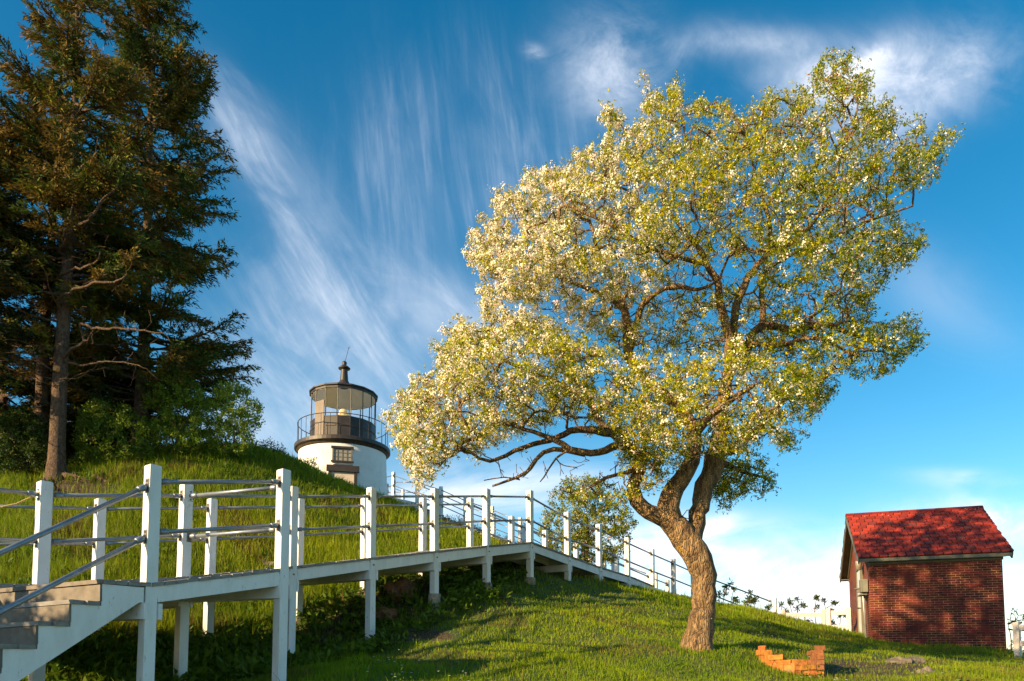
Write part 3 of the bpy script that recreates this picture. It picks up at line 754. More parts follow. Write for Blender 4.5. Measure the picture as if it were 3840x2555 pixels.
# window and door on the tower
def on_tower(px, py):
    """point of the tower wall seen at a pixel"""
    for it in range(1):
        best = None
    Yd = LZ-1.9
    for it in range(12):
        v = P(px, py, Yd); r = rr(v.z); dx = v.x-LX
        Yd = LY-math.sqrt(max(r*r-dx*dx, .01))
    return P(px, py, Yd)
def tower_panel(name, x0, x1, y0, y1, proud, mat, parent, depth=.1):
    c = on_tower((x0+x1)/2, (y0+y1)/2); n_ = Vector((c.x-LX, c.y-LY, 0)).normalized(); s_ = n_.cross(ZUP)
    wd = (x1-x0)/FPX*c.y; hg = (y1-y0)/FPX*c.y
    mb = MB(); mb.obox(c+n_*(proud-depth/2), n_*depth/2, s_*wd/2, ZUP*hg/2); return mb.build(name, mat, parent), c, n_, s_
m_glb, nt, b = pmat('glass_block', (.30, .29, .24), .25)
win, c, n_, s_ = tower_panel('window', 1249, 1319, 1684, 1730, .03, m_glb, lh)
fr = MB()
W2, H2 = 35/FPX*c.y, 24/FPX*c.y
for sx in (-1, 1): fr.obox(c+s_*sx*W2+n_*.03, n_*.04, s_*.03, ZUP*H2)
for k in (-.5, 0, .5): fr.obox(c+s_*k*W2+n_*.035, n_*.012, s_*.014, ZUP*H2)
for k in (-.34, .34): fr.obox(c+ZUP*k*H2+n_*.033, n_*.012, s_*W2, ZUP*.012)
fr.build('frame', mat_noise('window_metal', (.12, .10, .08), (.2, .18, .14), 5, .5, 0), win)
lt = MB(); lt.obox(c+ZUP*(H2+.045)+n_*.04, n_*.06, s_*(W2+.08), ZUP*.045); lt.build('lintel', m_dark, win)
lt = MB(); lt.obox(c-ZUP*(H2+.03)+n_*.05, n_*.07, s_*(W2+.08), ZUP*.03); lt.build('sill', m_dark, win)
dor, c, n_, s_ = tower_panel('door', 1242, 1326, 1770, 1960, .05, mat_noise('cream_door', (.72, .62, .50), (.60, .50, .40), 2, .6, 0), lh)
zt_ = on_tower(1284, 1766).z
lt = MB(); cc = Vector((c.x, c.y, 0)); lt.obox(cc+ZUP*(zt_+.06)+n_*.06, n_*.08, s_*.68, ZUP*.13); lt.obox(cc+ZUP*(zt_+.205)+n_*.06, n_*.07, s_*.4, ZUP*.02)
for sx in (-1, 1): lt.obox(cc+ZUP*(zt_-1.05)+s_*sx*.53+n_*.04, n_*.06, s_*.065, ZUP*1.0)
lt.build('door_frame', m_dark, dor)

# ------------------------------------------------------------------ brick oil house
HC = P(3264, 2300, 22.0); HN = Vector((HC.x, HC.y, 0)); HR = P(3768, 2300, 20.85)
hx = Vector((HR.x-HC.x, HR.y-HC.y, 0)); HLn = hx.length; hx.normalize(); hy = Vector((-hx.y, hx.x, 0)); HW = 5.2
zE = P(3268, 2118, 22.0).z; zB = -.3
house = empty('brick_shed', tuple(HN+ZUP*.4), 'small red brick house with red slate roof at the right edge of the lawn', 'shed')
m_brick, nt, b = pmat('red_brick', (.3, .05, .03), .85)
uvn = nt.new('ShaderNodeTexCoord').outputs['UV']
br = nt.new('ShaderNodeTexBrick'); nt.l.new(uvn, br.inputs['Vector']); br.inputs['Scale'].default_value = 1.0
br.inputs['Brick Width'].default_value = .232; br.inputs['Row Height'].default_value = .0715; br.inputs['Mortar Size'].default_value = .0058; br.inputs['Mortar Smooth'].default_value = .15
br.inputs['Color1'].default_value = (.20, .018, .009, 1); br.inputs['Color2'].default_value = (.05, .006, .005, 1); br.inputs['Mortar'].default_value = (.42, .24, .13, 1); br.inputs['Bias'].default_value = .05
nz = nt.noise(geo_pos(nt), 1.0, 6, .65)
bc = nt.mix(nt.m('MULTIPLY', nt.sstep(nz, .42, .62), .55), br.outputs['Color'], (.20, .026, .012, 1))
nz2 = nt.noise(scaled(nt, uvn, 3, 9, 1), 1.4, 4, .6); bc = nt.mix(nt.m('MULTIPLY', nt.sstep(nz2, .62, .7), .5), bc, (.05, .018, .015, 1))
mort = nt.m('MULTIPLY', br.outputs['Fac'], nt.sstep(nt.noise(geo_pos(nt), 1.7, 5, .6), .30, .5))
bc = nt.mix(br.outputs['Fac'], bc, nt.mix(nt.sstep(nt.noise(geo_pos(nt), 1.7, 5, .6), .32, .6), (.10, .035, .02, 1), (.48, .27, .13, 1)))
nt.l.new(bc, b.inputs['Base Color']); bump(nt, b, nt.m('ADD', nt.m('MULTIPLY', br.outputs['Fac'], -1.0), nt.m('MULTIPLY', nt.noise(uvn, 30, 4, .6), .35)), .9, .012)
cN, cR, cF, cFR = HN, HN+hx*HLn, HN+hy*HW, HN+hx*HLn+hy*HW
zR = P(3190, 1930, HN.y+hy.y*HW/2).z
apex0, apex1 = HN+hy*HW/2, HN+hx*HLn+hy*HW/2
OG, OE = .30, .26
slope = (zR-P(3240, 2090, 21.75).z)/(HW/2+OE)
def wallface(pts, u_dir, name):
    vs = [p_ for p_ in pts]
    return vs
vs = [cN+ZUP*zB, cR+ZUP*zB, cR+ZUP*(zE+.12), cN+ZUP*(zE+.12), cF+ZUP*zB, cFR+ZUP*zB, cFR+ZUP*(zE+.12), cF+ZUP*(zE+.12), apex0+ZUP*(zR-.10), apex1+ZUP*(zR-.10)]
fc = [(0, 1, 2, 3), (5, 4, 7, 6), (4, 0, 3, 8, 7), (1, 5, 6, 9, 2)]
wo = meshobj('walls', vs, fc, m_brick, house)
uvl = wo.data.uv_layers.new(name='UVMap')
for pl_ in wo.data.polygons:
    for li in pl_.loop_indices:
        v = wo.data.vertices[wo.data.loops[li].vertex_index].co; r = Vector((v.x, v.y, 0))-HN
        u = r.dot(hx) if pl_.index in (0, 1) else -r.dot(hy)
        uvl.data[li].uv = (u, v.z)
# roof: deck slab and slates
OG, OE = .30, .26
rf = empty('roof', tuple(HN+ZUP*zE), None, None); rf.parent = house; rf.matrix_parent_inverse = parent_world(house).inverted()
bpy.data.objects.remove(rf)
zr_ = zR; run = HW/2+OE
def roof_pt(u, t, side, h=0.0):
    """u along the ridge from -OG, t 0 at the ridge to 1 at the eave"""
    y_ = HW/2-side*run*t; z_ = zr_-slope*run*t
    nrm = (ZUP+(-hy*side)*slope).normalized()
    return HN+hx*u+hy*y_+ZUP*z_+nrm*h
slab = MB()
OGR = .22
for side in (1, -1):
    a = [roof_pt(-OG, 0, side), roof_pt(HLn+OGR, 0, side), roof_pt(HLn+OGR, 1, side), roof_pt(-OG, 1, side)]
    c_ = [roof_pt(-OG, 0, side, -.05), roof_pt(HLn+OGR, 0, side, -.05), roof_pt(HLn+OGR, 1, side, -.05), roof_pt(-OG, 1, side, -.05)]
    slab.add(a+c_, [(0, 1, 2, 3), (7, 6, 5, 4), (0, 3, 7, 4), (1, 5, 6, 2), (3, 2, 6, 7)])
roofo = slab.build('roof', mat_noise('roof_underlay', (.035, .012, .010), (.02, .01, .01), 5, .9, 0), house)
sh = MB(); rows = 14; sw = (HLn+OG+OGR)/16.6
sl_len = math.hypot(run, slope*run); rl = 1.0/rows
for side in (1, -1):
    for r_ in range(rows):
        t0, t1 = r_*rl-.012, (r_+1)*rl+.006; off = (r_ % 2)*sw*.5+random.uniform(-.03, .03)
        u = -OG-.012-sw+off % sw
        while u < HLn+OGR-.01:
            g_ = .022; ua, ub = max(u+g_/2, -OG-.012), min(u+sw-g_/2, HLn+OGR+.012); u += sw
            if ub-ua < .03: continue
            red = random.uniform(.55, 1.15); c_ = (.50*red, .042*red+.006, .018*red+.003)
            if random.random() < .1: c_ = (.22, .045, .03)
            t1j = t1+random.uniform(-.003, .003); cut = .02
            vs_ = [roof_pt(ua, t0, side, .006), roof_pt(ub, t0, side, .006), roof_pt(ub, t1j-.008, side, .036), roof_pt(ub-cut, t1j, side, .038), roof_pt(ua+cut, t1j, side, .038), roof_pt(ua, t1j-.008, side, .036)]
            lo_ = [roof_pt(ub, t1j-.008, side, .004), roof_pt(ub-cut, t1j, side, .004), roof_pt(ua+cut, t1j, side, .004), roof_pt(ua, t1j-.008, side, .004)]
            sh.add(vs_+lo_, [(0, 5, 4, 3, 2, 1) if side == 1 else (0, 1, 2, 3, 4, 5), (2, 3, 7, 6), (3, 4, 8, 7), (4, 5, 9, 8)], c_)
u = -OG-.02
while u < HLn+OGR:
    red = random.uniform(.6, 1.0); c_ = (.33*red, .03*red, .02*red)
    for side in (1, -1):
        e_ = min(u+.26, HLn+OGR+.02)
        sh.add([roof_pt(u, -.004, side, .05), roof_pt(e_, -.004, side, .05), roof_pt(e_, .04, side, .045), roof_pt(u, .04, side, .045), roof_pt(e_, .04, side, .02), roof_pt(u, .04, side, .02)], [(0, 1, 2, 3), (3, 2, 4, 5)], c_)
    u += .27
for k in range(34):
    u = HLn+OGR-abs(random.gauss(0, .35)); t = abs(random.gauss(0, .06))+.01; s_ = random.uniform(.008, .028)
    if k < 7: u = random.uniform(0, HLn); t = random.uniform(.02, .12)
    sh.add([roof_pt(u, t, 1, .045), roof_pt(u+s_, t+.004, 1, .045), roof_pt(u+s_*.7, t+s_*.5, 1, .045), roof_pt(u-s_*.2, t+s_*.45, 1, .045)], [(0, 3, 2, 1)], (.75, .62, .42))
sh.build('shingles', m_shingle, roofo, False, True)
# eave boards: fascia, soffit, frieze; rake boards
eb = MB()
fz = zr_-slope*run
for side in (1, -1):
    y_ = HW/2-side*(run-.03); a = HN+hy*y_+hx*(-OG+.02)+ZUP*(fz-.085); b_ = HN+hy*y_+hx*(HLn+OGR-.02)+ZUP*(fz-.085)
    eb.bar(a, b_, .035, .10)
    y2 = HW/2-side*(run-.15); eb.bar(HN+hy*y2-hx*(OG-.02)+ZUP*(fz-.10), HN+hy*y2+hx*(HLn+.10)+ZUP*(fz-.10), .24, .03)
    y3 = HW/2-side*(HW/2+.025); eb.bar(HN+hy*y3-hx*.02+ZUP*(zE+.05), HN+hy*y3+hx*(HLn+.02)+ZUP*(zE+.05), .045, .11)
for uu in (-OG+.01, HLn+OGR-.01):
    for side in (1, -1):
        a = roof_pt(uu, 0, side, -.14); b_ = roof_pt(uu, 1, side, -.14); eb.bar(a, b_, .035, .17, side=hx)
for side in (1, -1):
    a = roof_pt(-OG*.55, .0, side, -.10); b_ = roof_pt(-OG*.55, .97, side, -.10); eb.bar(a, b_, .28, .03, side=hx)
    a = roof_pt(-.03, .02, side, -.18); b_ = roof_pt(-.03, .93, side, -.18); eb.bar(a, b_, .05, .14, side=hx)
eb.build('trim_boards', m_trim, roofo)
# door in the gable
gd = 1.45; dw = .95
dc = HN+hy*(gd+dw/2)
m_door, nt, b = pmat('weathered_white_door', (.7, .7, .68), .5)
nn = nt.noise(geo_pos(nt), 2.2, 5, .65); nt.l.new(nt.ramp(nn, [(.38, (.62, .66, .68)), (.5, (.46, .52, .52)), (.56, (.66, .60, .48)), (.7, (.50, .46, .38))]), b.inputs['Base Color'])
dd = MB(); zd0, zd1 = P(3215, 2400, 23).z-.2, P(3215, 2135, 23.6).z
dd.obox(dc+ZUP*(zd0+zd1)/2-hx*.02, hx*.03, hy*dw/2, ZUP*(zd1-zd0)/2); dor2 = dd.build('door', m_door, house)
fr = MB()
for s_ in (-1, 1): fr.obox(dc+hy*s_*(dw/2+.05)+ZUP*(zd0+zd1)/2-hx*.03, hx*.05, hy*.05, ZUP*((zd1-zd0)/2))
fr.obox(dc+ZUP*(zd1+.04)-hx*.03, hx*.055, hy*(dw/2+.10), ZUP*.04); fr.build('frame', m_trim, dor2)
kn = MB(); kc = dc-hx*.05+ZUP*(zd0+1.25)-hy*.35; kn.tube([kc, kc-hx*.10], .018, 8); kn.tube([kc-hx*.08, kc-hx*.1, kc-hx*.13], [.02, .035, .02], 8); kn.build('knob', m_dark, dor2)
# lamp over the door, meter box and conduits near the corner
lm = MB(); lc_ = HN+hy*1.0-hx*.16+ZUP*P(3232, 2120, 22.9).z; lm.lathe(lc_, [(.0, .16), (.09, .15), (.095, .1), (.085, -.14), (.0, -.14)], 14)
lm.bar(lc_+ZUP*.15, lc_+hx*.16+ZUP*.15, .04, .03); lm.build('porch_lamp', mat_noise('galvanised_lamp', (.45, .42, .36), (.35, .32, .26), 9, .4, .1, .003, metal=.4), house, True)
zc_ = P(3245, 2198, 22.3).z
bx = MB(); bc_ = HN+hy*.30-hx*.13+ZUP*zc_; bx.obox(bc_, hx*.10, hy*.20, ZUP*.20); meter = bx.build('meter_box', m_box, house)
mb = MB()
for k in range(9): mb.tube([bc_-hx*.10+hy*(-.17)+ZUP*(-.17+.042*k), bc_-hx*.125+hy*(-.17)+ZUP*(-.17+.042*k)], .012, 6)
for k in range(9): mb.tube([bc_-hy*.20-hx*.07+ZUP*(-.17+.042*k), bc_-hy*.215-hx*.07+ZUP*(-.17+.042*k)], .012, 6)
mb.build('rivets', m_trim, meter)
mb = MB(); mb.obox(bc_-hx*.09+hy*.42-ZUP*.04, hx*.12, hy*.12, ZUP*.012); mb.obox(bc_-hx*.06+hy*.42-ZUP*.10, hx*.08, hy*.08, ZUP*.06); mb.obox(bc_+ZUP*(-.27)+hy*.20-hx*.02, hx*.1, hy*.36, ZUP*.014); mb.build('bracket_shelf', m_box, meter)
cd = MB()
cd.tube([bc_-ZUP*.2-hx*.03-hy*.02, bc_-ZUP*.34-hx*.03-hy*.06, on(bc_, zB+.2)+hx*.03-hy*.26], .024, 8)
cd.tube([bc_-ZUP*.2+hx*.03+hy*.12, on(bc_, zB+.2)+hx*.03+hy*.05], .035, 8)
cd.build('conduit', mat_noise('galvanised_conduit', (.42, .42, .40), (.30, .28, .25), 4, .35, .1, .003, metal=.5), house, True)

# ------------------------------------------------------------------ white fences on the right
def fence(name, label, posts, rails_, sz=.13):
    """posts: list of (px, py top, Y); rails_: list of (i, j, drop of the rail centre, height)"""
    f = empty(name, tuple(P(posts[0][0], posts[0][1], posts[0][2])-ZUP*1.0), label, 'fence')
    pts = [P(*q) for q in posts]
    a = math.atan2(pts[-1].y-pts[0].y, pts[-1].x-pts[0].x)
    for t in pts:
        o = add_post(f, t, gz(t.x, t.y)-.2, ang=a, size=sz, mat=m_vinyl)
    for i, j, drop, hgt in rails_:
        mb = MB(); mb.bar(pts[i]-ZUP*drop, pts[j]-ZUP*drop, .045, hgt); mb.build('rail', m_vinyl, f)
    return f
fence('fence', 'low white rail fence half hidden by grass, left of the gate', [(2935, 2288, 25.6), (3085, 2288, 25.2)], [(0, 1, .17, .14), (0, 1, .62, .14)])
fence('gate', 'white two-rail gate section just left of the brick house', [(3106, 2282, 25.0), (3183, 2279, 24.6)], [(0, 1, .16, .15), (0, 1, .66, .15)], .15)
fence('fence', 'white rail fence at the right edge behind the brick house', [(3812, 2334, 19.3), (3990, 2345, 18.4)], [(0, 1, .13, .14), (0, 1, .56, .14)], .14)

# ------------------------------------------------------------------ ruined brick ring
ruin = empty('brick_ruin', tuple(P(2960, 2520, 12)), 'low crumbling orange brick well remains on the lawn right of the apple tree', 'brick ruin')
rc = P(2958, 2470, 12.5); rb_z = P(2960, 2530, 11.9).z-.25
BL, BH, BT_ = .235, .082, .11
wall_top = {0: 0}
mb = MB()
def ruin_path(t):
    """open U in plan: left arm, front, right arm"""
    pts = [P(2866, 2520, 13.5), P(2858, 2520, 12.6), P(2905, 2530, 12.0), P(2990, 2530, 11.8), P(3078, 2530, 11.85), P(3076, 2520, 12.5), P(3050, 2520, 12.9)]
    L_ = [0]
    for i in range(1, len(pts)): L_.append(L_[-1]+math.hypot(pts[i].x-pts[i-1].x, pts[i].y-pts[i-1].y))
    T = t*L_[-1]
    for i in range(1, len(pts)):
        if T <= L_[i] or i == len(pts)-1:
            f_ = (T-L_[i-1])/(L_[i]-L_[i-1]); a = pts[i-1]; b_ = pts[i]
            return Vector((a.x+(b_.x-a.x)*f_, a.y+(b_.y-a.y)*f_, 0)), Vector((b_.x-a.x, b_.y-a.y, 0)).normalized(), L_[-1]
_, _, RLn = ruin_path(0)
nb = int(RLn/BL)
hprof = [(0, 2436), (.08, 2430), (.25, 2428), (.34, 2434), (.41, 2450), (.48, 2466), (.56, 2468), (.60, 2482), (.66, 2484), (.70, 2470), (.74, 2468), (.78, 2440), (.86, 2421), (.93, 2426), (1.0, 2440)]
for row in range(12):
    for k in range(-1, nb+1):
        t = (k+.5+(row % 2)*.5)/nb
        if t < 0 or t > 1: continue
        c, d, _ = ruin_path(t)
        py = np.interp(t, [h_[0] for h_ in hprof], [h_[1] for h_ in hprof])
        zt_ = P(2950, py, c.y).z; z = rb_z+row*BH
        if z+BH*.6 > zt_: continue
        q = Vector((-d.y, d.x, 0)); j = lambda s_: random.uniform(-s_, s_)
        c2 = Vector((c.x, c.y, z+BH/2))+q*j(.012)+d*j(.006); rot = j(.05); d2 = (d+q*rot).normalized(); q2 = Vector((-d2.y, d2.x, 0))
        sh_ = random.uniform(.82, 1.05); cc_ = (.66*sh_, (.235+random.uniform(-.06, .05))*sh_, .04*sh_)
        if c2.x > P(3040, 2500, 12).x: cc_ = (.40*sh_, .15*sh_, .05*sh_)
        if random.random() < .05: cc_ = (.50, .30, .14)
        n0_ = len(mb.v)
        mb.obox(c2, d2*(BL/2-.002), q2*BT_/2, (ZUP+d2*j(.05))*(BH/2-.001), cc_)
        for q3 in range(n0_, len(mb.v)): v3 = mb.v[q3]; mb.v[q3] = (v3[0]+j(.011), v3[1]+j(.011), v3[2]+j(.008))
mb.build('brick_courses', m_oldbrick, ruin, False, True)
core = MB()
for k in range(24):
    t = (k+.5)/24; c, d, _ = ruin_path(t); q = Vector((-d.y, d.x, 0)); py = np.interp(t, [h_[0] for h_ in hprof], [h_[1] for h_ in hprof])
    zt_ = P(2950, py, c.y).z-.09; core.obox(Vector((c.x, c.y, (rb_z+zt_)/2)), d*(RLn/48+.01), q*(BT_/2-.012), ZUP*max((zt_-rb_z)/2, .02))
core.build('mortar', mat_noise('old_mortar', (.60, .24, .05), (.34, .15, .05), 12, .95, .5, .01), ruin)

# ------------------------------------------------------------------ branching growth
def catmull(pts, step):
    pts = [np.array(p, float) for p in pts]; out = [pts[0]]
    for i in range(len(pts)-1):
        p0 = pts[max(i-1, 0)]; p1 = pts[i]; p2 = pts[i+1]; p3 = pts[min(i+2, len(pts)-1)]
        n = max(1, int(round(np.linalg.norm(p2-p1)[()]/step)))
        for k in range(1, n+1):
            t = k/n; out.append(.5*((2*p1)+(-p0+p2)*t+(2*p0-5*p1+4*p2-p3)*t*t+(-p0+3*p1-3*p2+p3)*t**3))
    return out
class Tree:
    def __init__(s, rg): s.pos = []; s.par = []; s.fix = []; s.rg = rg
    def node(s, p, par, fix=0.0): s.pos.append(np.array(p, float)); s.par.append(par); s.fix.append(fix); return len(s.pos)-1
    def limb(s, pts, start=None, step=.16, wob=.02):
        """pts: [x,y,z,r]; start from the existing node nearest to the first point when start is not None"""
        c = catmull(pts, step); par = -1
        if start is not None:
            A = np.array(s.pos); par = int(np.argmin(np.linalg.norm(A-c[0][:3], axis=1)))
        for i, q in enumerate(c):
            if i == 0 and par >= 0 and np.linalg.norm(s.pos[par]-q[:3]) < .05: continue
            par = s.node(q[:3]+s.rg.normal(0, wob*min(1, q[3]*6), 3)*(i > 0), par, q[3])
    def grow(s, targets, step=.16, curve=.35, jit=.02, zbias=0.0, maxd=3.0):
        """join every target to the nearest point of the tree"""
        T_ = np.array(targets); cap = len(s.pos)+len(T_)*14
        A = np.zeros((cap, 3)); n = len(s.pos); A[:n] = np.array(s.pos)
        d0 = np.array([np.min(np.linalg.norm(A[:n]-t, axis=1)) for t in T_]); order = np.argsort(d0+s.rg.normal(0, .12, len(T_)))
        tips = []
        for ti in order:
            t = T_[ti]; D = A[:n]-t; dist = np.sqrt((D*D).sum(1)); 
            if zbias: dist = dist+zbias*np.maximum(0, D[:, 2])
            k = int(np.argmin(dist)); L_ = np.linalg.norm(A[k]-t)
            if L_ < .06 or L_ > maxd: continue
            m_ = min(12, max(1, int(round(L_/step)))); p0 = A[k].copy(); par = k
            pd = p0-(s.pos[s.par[k]] if s.par[k] >= 0 else p0-np.array([0, 0, 1.])); nl = np.linalg.norm(pd); pd = pd/nl if nl > 1e-6 else np.array([0, 0, 1.])
            c1 = p0+pd*L_*curve
            for i in range(1, m_+1):
                f_ = i/m_; q = (1-f_)**2*p0+2*f_*(1-f_)*c1+f_*f_*t
                if i < m_: q = q+s.rg.normal(0, jit, 3)
                if n >= cap: break
                par = s.node(q, par); A[n] = q; n += 1
            tips.append(par)
        return tips
    def radii(s, tip=.004, ex=2.3):
        n = len(s.pos); acc = np.zeros(n); R = np.zeros(n)
        ch = [0]*n
        for i in range(n-1, -1, -1):
            r = (acc[i] if acc[i] > 0 else tip**ex)**(1/ex); r = max(r, tip)
            if s.fix[i] > 0: r = s.fix[i]
            R[i] = r
            if s.par[i] >= 0: acc[s.par[i]] += r**ex if s.fix[i] <= 0 else 0
        s.R = R; return R
    def mesh(s, name, mat, parent, gnarl=.0, rmin=0.0):
        n = len(s.pos); kids = [[] for _ in range(n)]
        for i, p in enumerate(s.par):
            if p >= 0: kids[p].append(i)
        R = s.R; used = set(); V_ = []; F_ = []; nb_ = 0
        starts = [(i, -1) for i in range(n) if s.par[i] < 0]
        while starts:
            i, pr = starts.pop(); ch = [] if pr < 0 else [pr]; ch.append(i)
            while kids[ch[-1]]:
                ks = sorted(kids[ch[-1]], key=lambda k: -R[k]-(1 if s.fix[k] > 0 else 0))
                for k in ks[1:]: starts.append((k, ch[-1]))
                ch.append(ks[0])
            if len(ch) < 2: continue
            rad = [R[k] for k in ch]
            if pr >= 0: rad[0] = min(rad[0], rad[1]*1.25)
            if max(rad) < rmin: continue
            ns = 14 if max(rad) > .12 else (8 if max(rad) > .03 else (5 if max(rad) > .01 else 3))
            pts = np.array([s.pos[k] for k in ch]); T_ = np.gradient(pts, axis=0); T_ /= np.linalg.norm(T_, axis=1)[:, None]+1e-9
            ref = np.cross(T_[0], [0.3, 1, .2]); ref /= np.linalg.norm(ref)+1e-9
            for j in range(len(ch)):
                ref = ref-T_[j]*ref.dot(T_[j]); ref /= np.linalg.norm(ref)+1e-9; bn = np.cross(T_[j], ref)
                for k in range(ns):
                    a = 2*math.pi*k/ns; rr_ = rad[j]
                    if gnarl and rr_ > .03:
                        q = pts[j]*3.1; rr_ *= 1+gnarl*(math.sin(3*a+q[2]*2.1)+.6*math.sin(2*a-q[2]*3.3+1)+.5*math.sin(5*a+q[2]*5))
                    V_.append(pts[j]+(ref*math.cos(a)+bn*math.sin(a))*rr_)
            for j in range(len(ch)-1):
                for k in range(ns):
                    F_.append((nb_+j*ns+k, nb_+j*ns+(k+1) % ns, nb_+(j+1)*ns+(k+1) % ns, nb_+(j+1)*ns+k))
            nb_ += ns*len(ch)
        return npmesh(name, np.array(V_), np.array(F_), mat, parent, True)

def unit(a): return a/(np.linalg.norm(a, axis=-1, keepdims=True)+1e-9)
def leaf_quads(C, u, nrm, L_, W_):
    """diamond leaves: centre base C, direction u, normal nrm"""
    s_ = unit(np.cross(u, nrm)); L_ = L_[:, None]; W_ = W_[:, None]
    return np.stack([C, C+u*L_*.45+s_*W_*.5+unit(nrm)*W_*.12, C+u*L_, C+u*L_*.45-s_*W_*.5+unit(nrm)*W_*.12], 1)

def in_poly(x, y, poly):
    ins = np.zeros(len(x), bool); n = len(poly); j = n-1
    for i in range(n):
        xi, yi = poly[i]; xj, yj = poly[j]
        c = ((yi > y) != (yj > y)) & (x < (xj-xi)*(y-yi)/(yj-yi+1e-9)+xi); ins ^= c; j = i
    return ins
def edge_dist(x, y, poly):
    d = np.full(len(x), 1e9); n = len(poly)
    for i in range(n):
        x0, y0 = poly[i]; x1, y1 = poly[(i+1) % n]; dx, dy = x1-x0, y1-y0; t = np.clip(((x-x0)*dx+(y-y0)*dy)/(dx*dx+dy*dy+1e-9), 0, 1)
        d = np.minimum(d, np.hypot(x-(x0+t*dx), y-(y0+t*dy)))
    return d
def sample_poly(poly, n, Yc, half, rg, shell=.55, ref=280.0):
    """points in a crown whose outline seen from here is poly; half = half depth in metres"""
    xs = [p_[0] for p_ in poly]; ys = [p_[1] for p_ in poly]; out = []
    while len(out) < n:
        x = rg.uniform(min(xs), max(xs), n*2); y = rg.uniform(min(ys), max(ys), n*2); k = in_poly(x, y, poly); x, y = x[k], y[k]
        e = edge_dist(x, y, poly); hd = half*np.sqrt(np.clip(e/ref, 0.02, 1)*(2-np.clip(e/ref, .02, 1)))
        t = rg.uniform(-1, 1, len(x)); t = np.sign(t)*np.abs(t)**shell
        for a, b_, c in zip(x, y, Yc+hd*t): out.append(tuple(P(a, b_, c)))
    return np.array(out[:n])

# ------------------------------------------------------------------ the apple tree
ar = np.random.default_rng(21)
TY = 13.0
apple = empty('apple_tree', tuple(P(2615, 2440, TY)), 'large leaning old apple tree in full white blossom on the lawn', 'tree')
T = Tree(ar)
def L(*q):
    """limb in photo pixels: x, y, radius px, depth offset m"""
    r = []
    for x, y, rp_, dz in q:
        v = P(x, y, TY+dz); r.append([v.x, v.y, v.z, rp_/FPX*(TY+dz)])
    return r
T.limb(L((2606, 2482, 92, 0), (2610, 2440, 68, 0), (2618, 2395, 55, 0), (2632, 2330, 47, 0), (2643, 2260, 44, 0), (2641, 2200, 44, 0), (2627, 2130, 48, 0), (2602, 2070, 52, 0), (2568, 2015, 50, 0), (2530, 1970, 46, -.02),
         (2500, 1925, 45, -.05), (2520, 1858, 39, -.1), (2556, 1800, 34, -.15), (2592, 1726, 30, -.2), (2605, 1640, 27, -.1), (2570, 1550, 25, .1), (2480, 1470, 22, .3), (2400, 1400, 19, .5), (2362, 1335, 18, .6),
         (2350, 1240, 17, .7), (2343, 1158, 15, .8), (2320, 1100, 11, .8), (2270, 1000, 8, .9), (2230, 900, 6, 1.0)))
T.limb(L((2585, 2040, 50, 0), (2604, 1985, 34, .1), (2616, 1930, 33, .15), (2638, 1855, 35, .2), (2660, 1784, 38, .25), (2686, 1715, 38, .3), (2700, 1640, 30, .35), (2715, 1500, 25, .35), (2732, 1400, 22, .3),
         (2740, 1324, 22, .3), (2728, 1241, 17, .25), (2698, 1131, 15, .2), (2694, 1065, 14, .2), (2652, 993, 12, .1), (2628, 940, 11, 0), (2560, 860, 8, -.3), (2500, 780, 6, -.5)), start=1)
T.limb(L((2738, 1300, 18, .3), (2752, 1230, 16, .4), (2758, 1158, 15, .5), (2785, 1087, 14, .6), (2818, 1021, 13, .6), (2890, 949, 12, .6), (2972, 905, 10, .5), (3060, 820, 8, .4), (3120, 700, 6, .4), (3160, 560, 5, .3)), start=1)
T.limb(L((2700, 1690, 26, .3), (2745, 1690, 20, .45), (2790, 1655, 17, .6), (2850, 1600, 13, .8), (2900, 1540, 10, 1.0), (2960, 1480, 7, 1.2)), start=1)
T.limb(L((2735, 1370, 20, .3), (2790, 1330, 17, .5), (2850, 1225, 16, .7), (2972, 1236, 14, .9), (3093, 1219, 12, 1.0), (3193, 1252, 9, 1.1), (3303, 1296, 7, 1.1), (3400, 1330, 4, 1.1)), start=1)
T.limb(L((2860, 1225, 12, .7), (2858, 1109, 11, .9), (2866, 1030, 9, 1.0), (2960, 960, 7, 1.2), (3100, 900, 6, 1.3), (3260, 830, 5, 1.2), (3400, 780, 4, 1.1)), start=1)
T.limb(L((2366, 1300, 15, .6), (2385, 1220, 13, .6), (2412, 1142, 11, .5), (2470, 1095, 9, .4), (2531, 1074, 9, .2), (2619, 1087, 7, 0), (2680, 1060, 5, -.1)), start=1)
T.limb(L((2345, 1165, 13, .8), (2283, 1120, 10, .7), (2150, 1060, 8, .5), (2020, 1010, 6, .3), (1900, 960, 4, .2)), start=1)
T.limb(L((2820, 1290, 10, .5), (2930, 1290, 9, .2), (3060, 1270, 7, 0), (3200, 1330, 5, 0)), start=1)
T.limb(L((2652, 993, 11, .1), (2560, 970, 9, -.3), (2440, 930, 8, -.7), (2300, 850, 6, -1.0), (2150, 780, 5, -1.1)), start=1)
T.limb(L((2890, 949, 10, .6), (2880, 820, 8, .2), (2840, 680, 6, 0), (2800, 520, 5, -.1)), start=1)
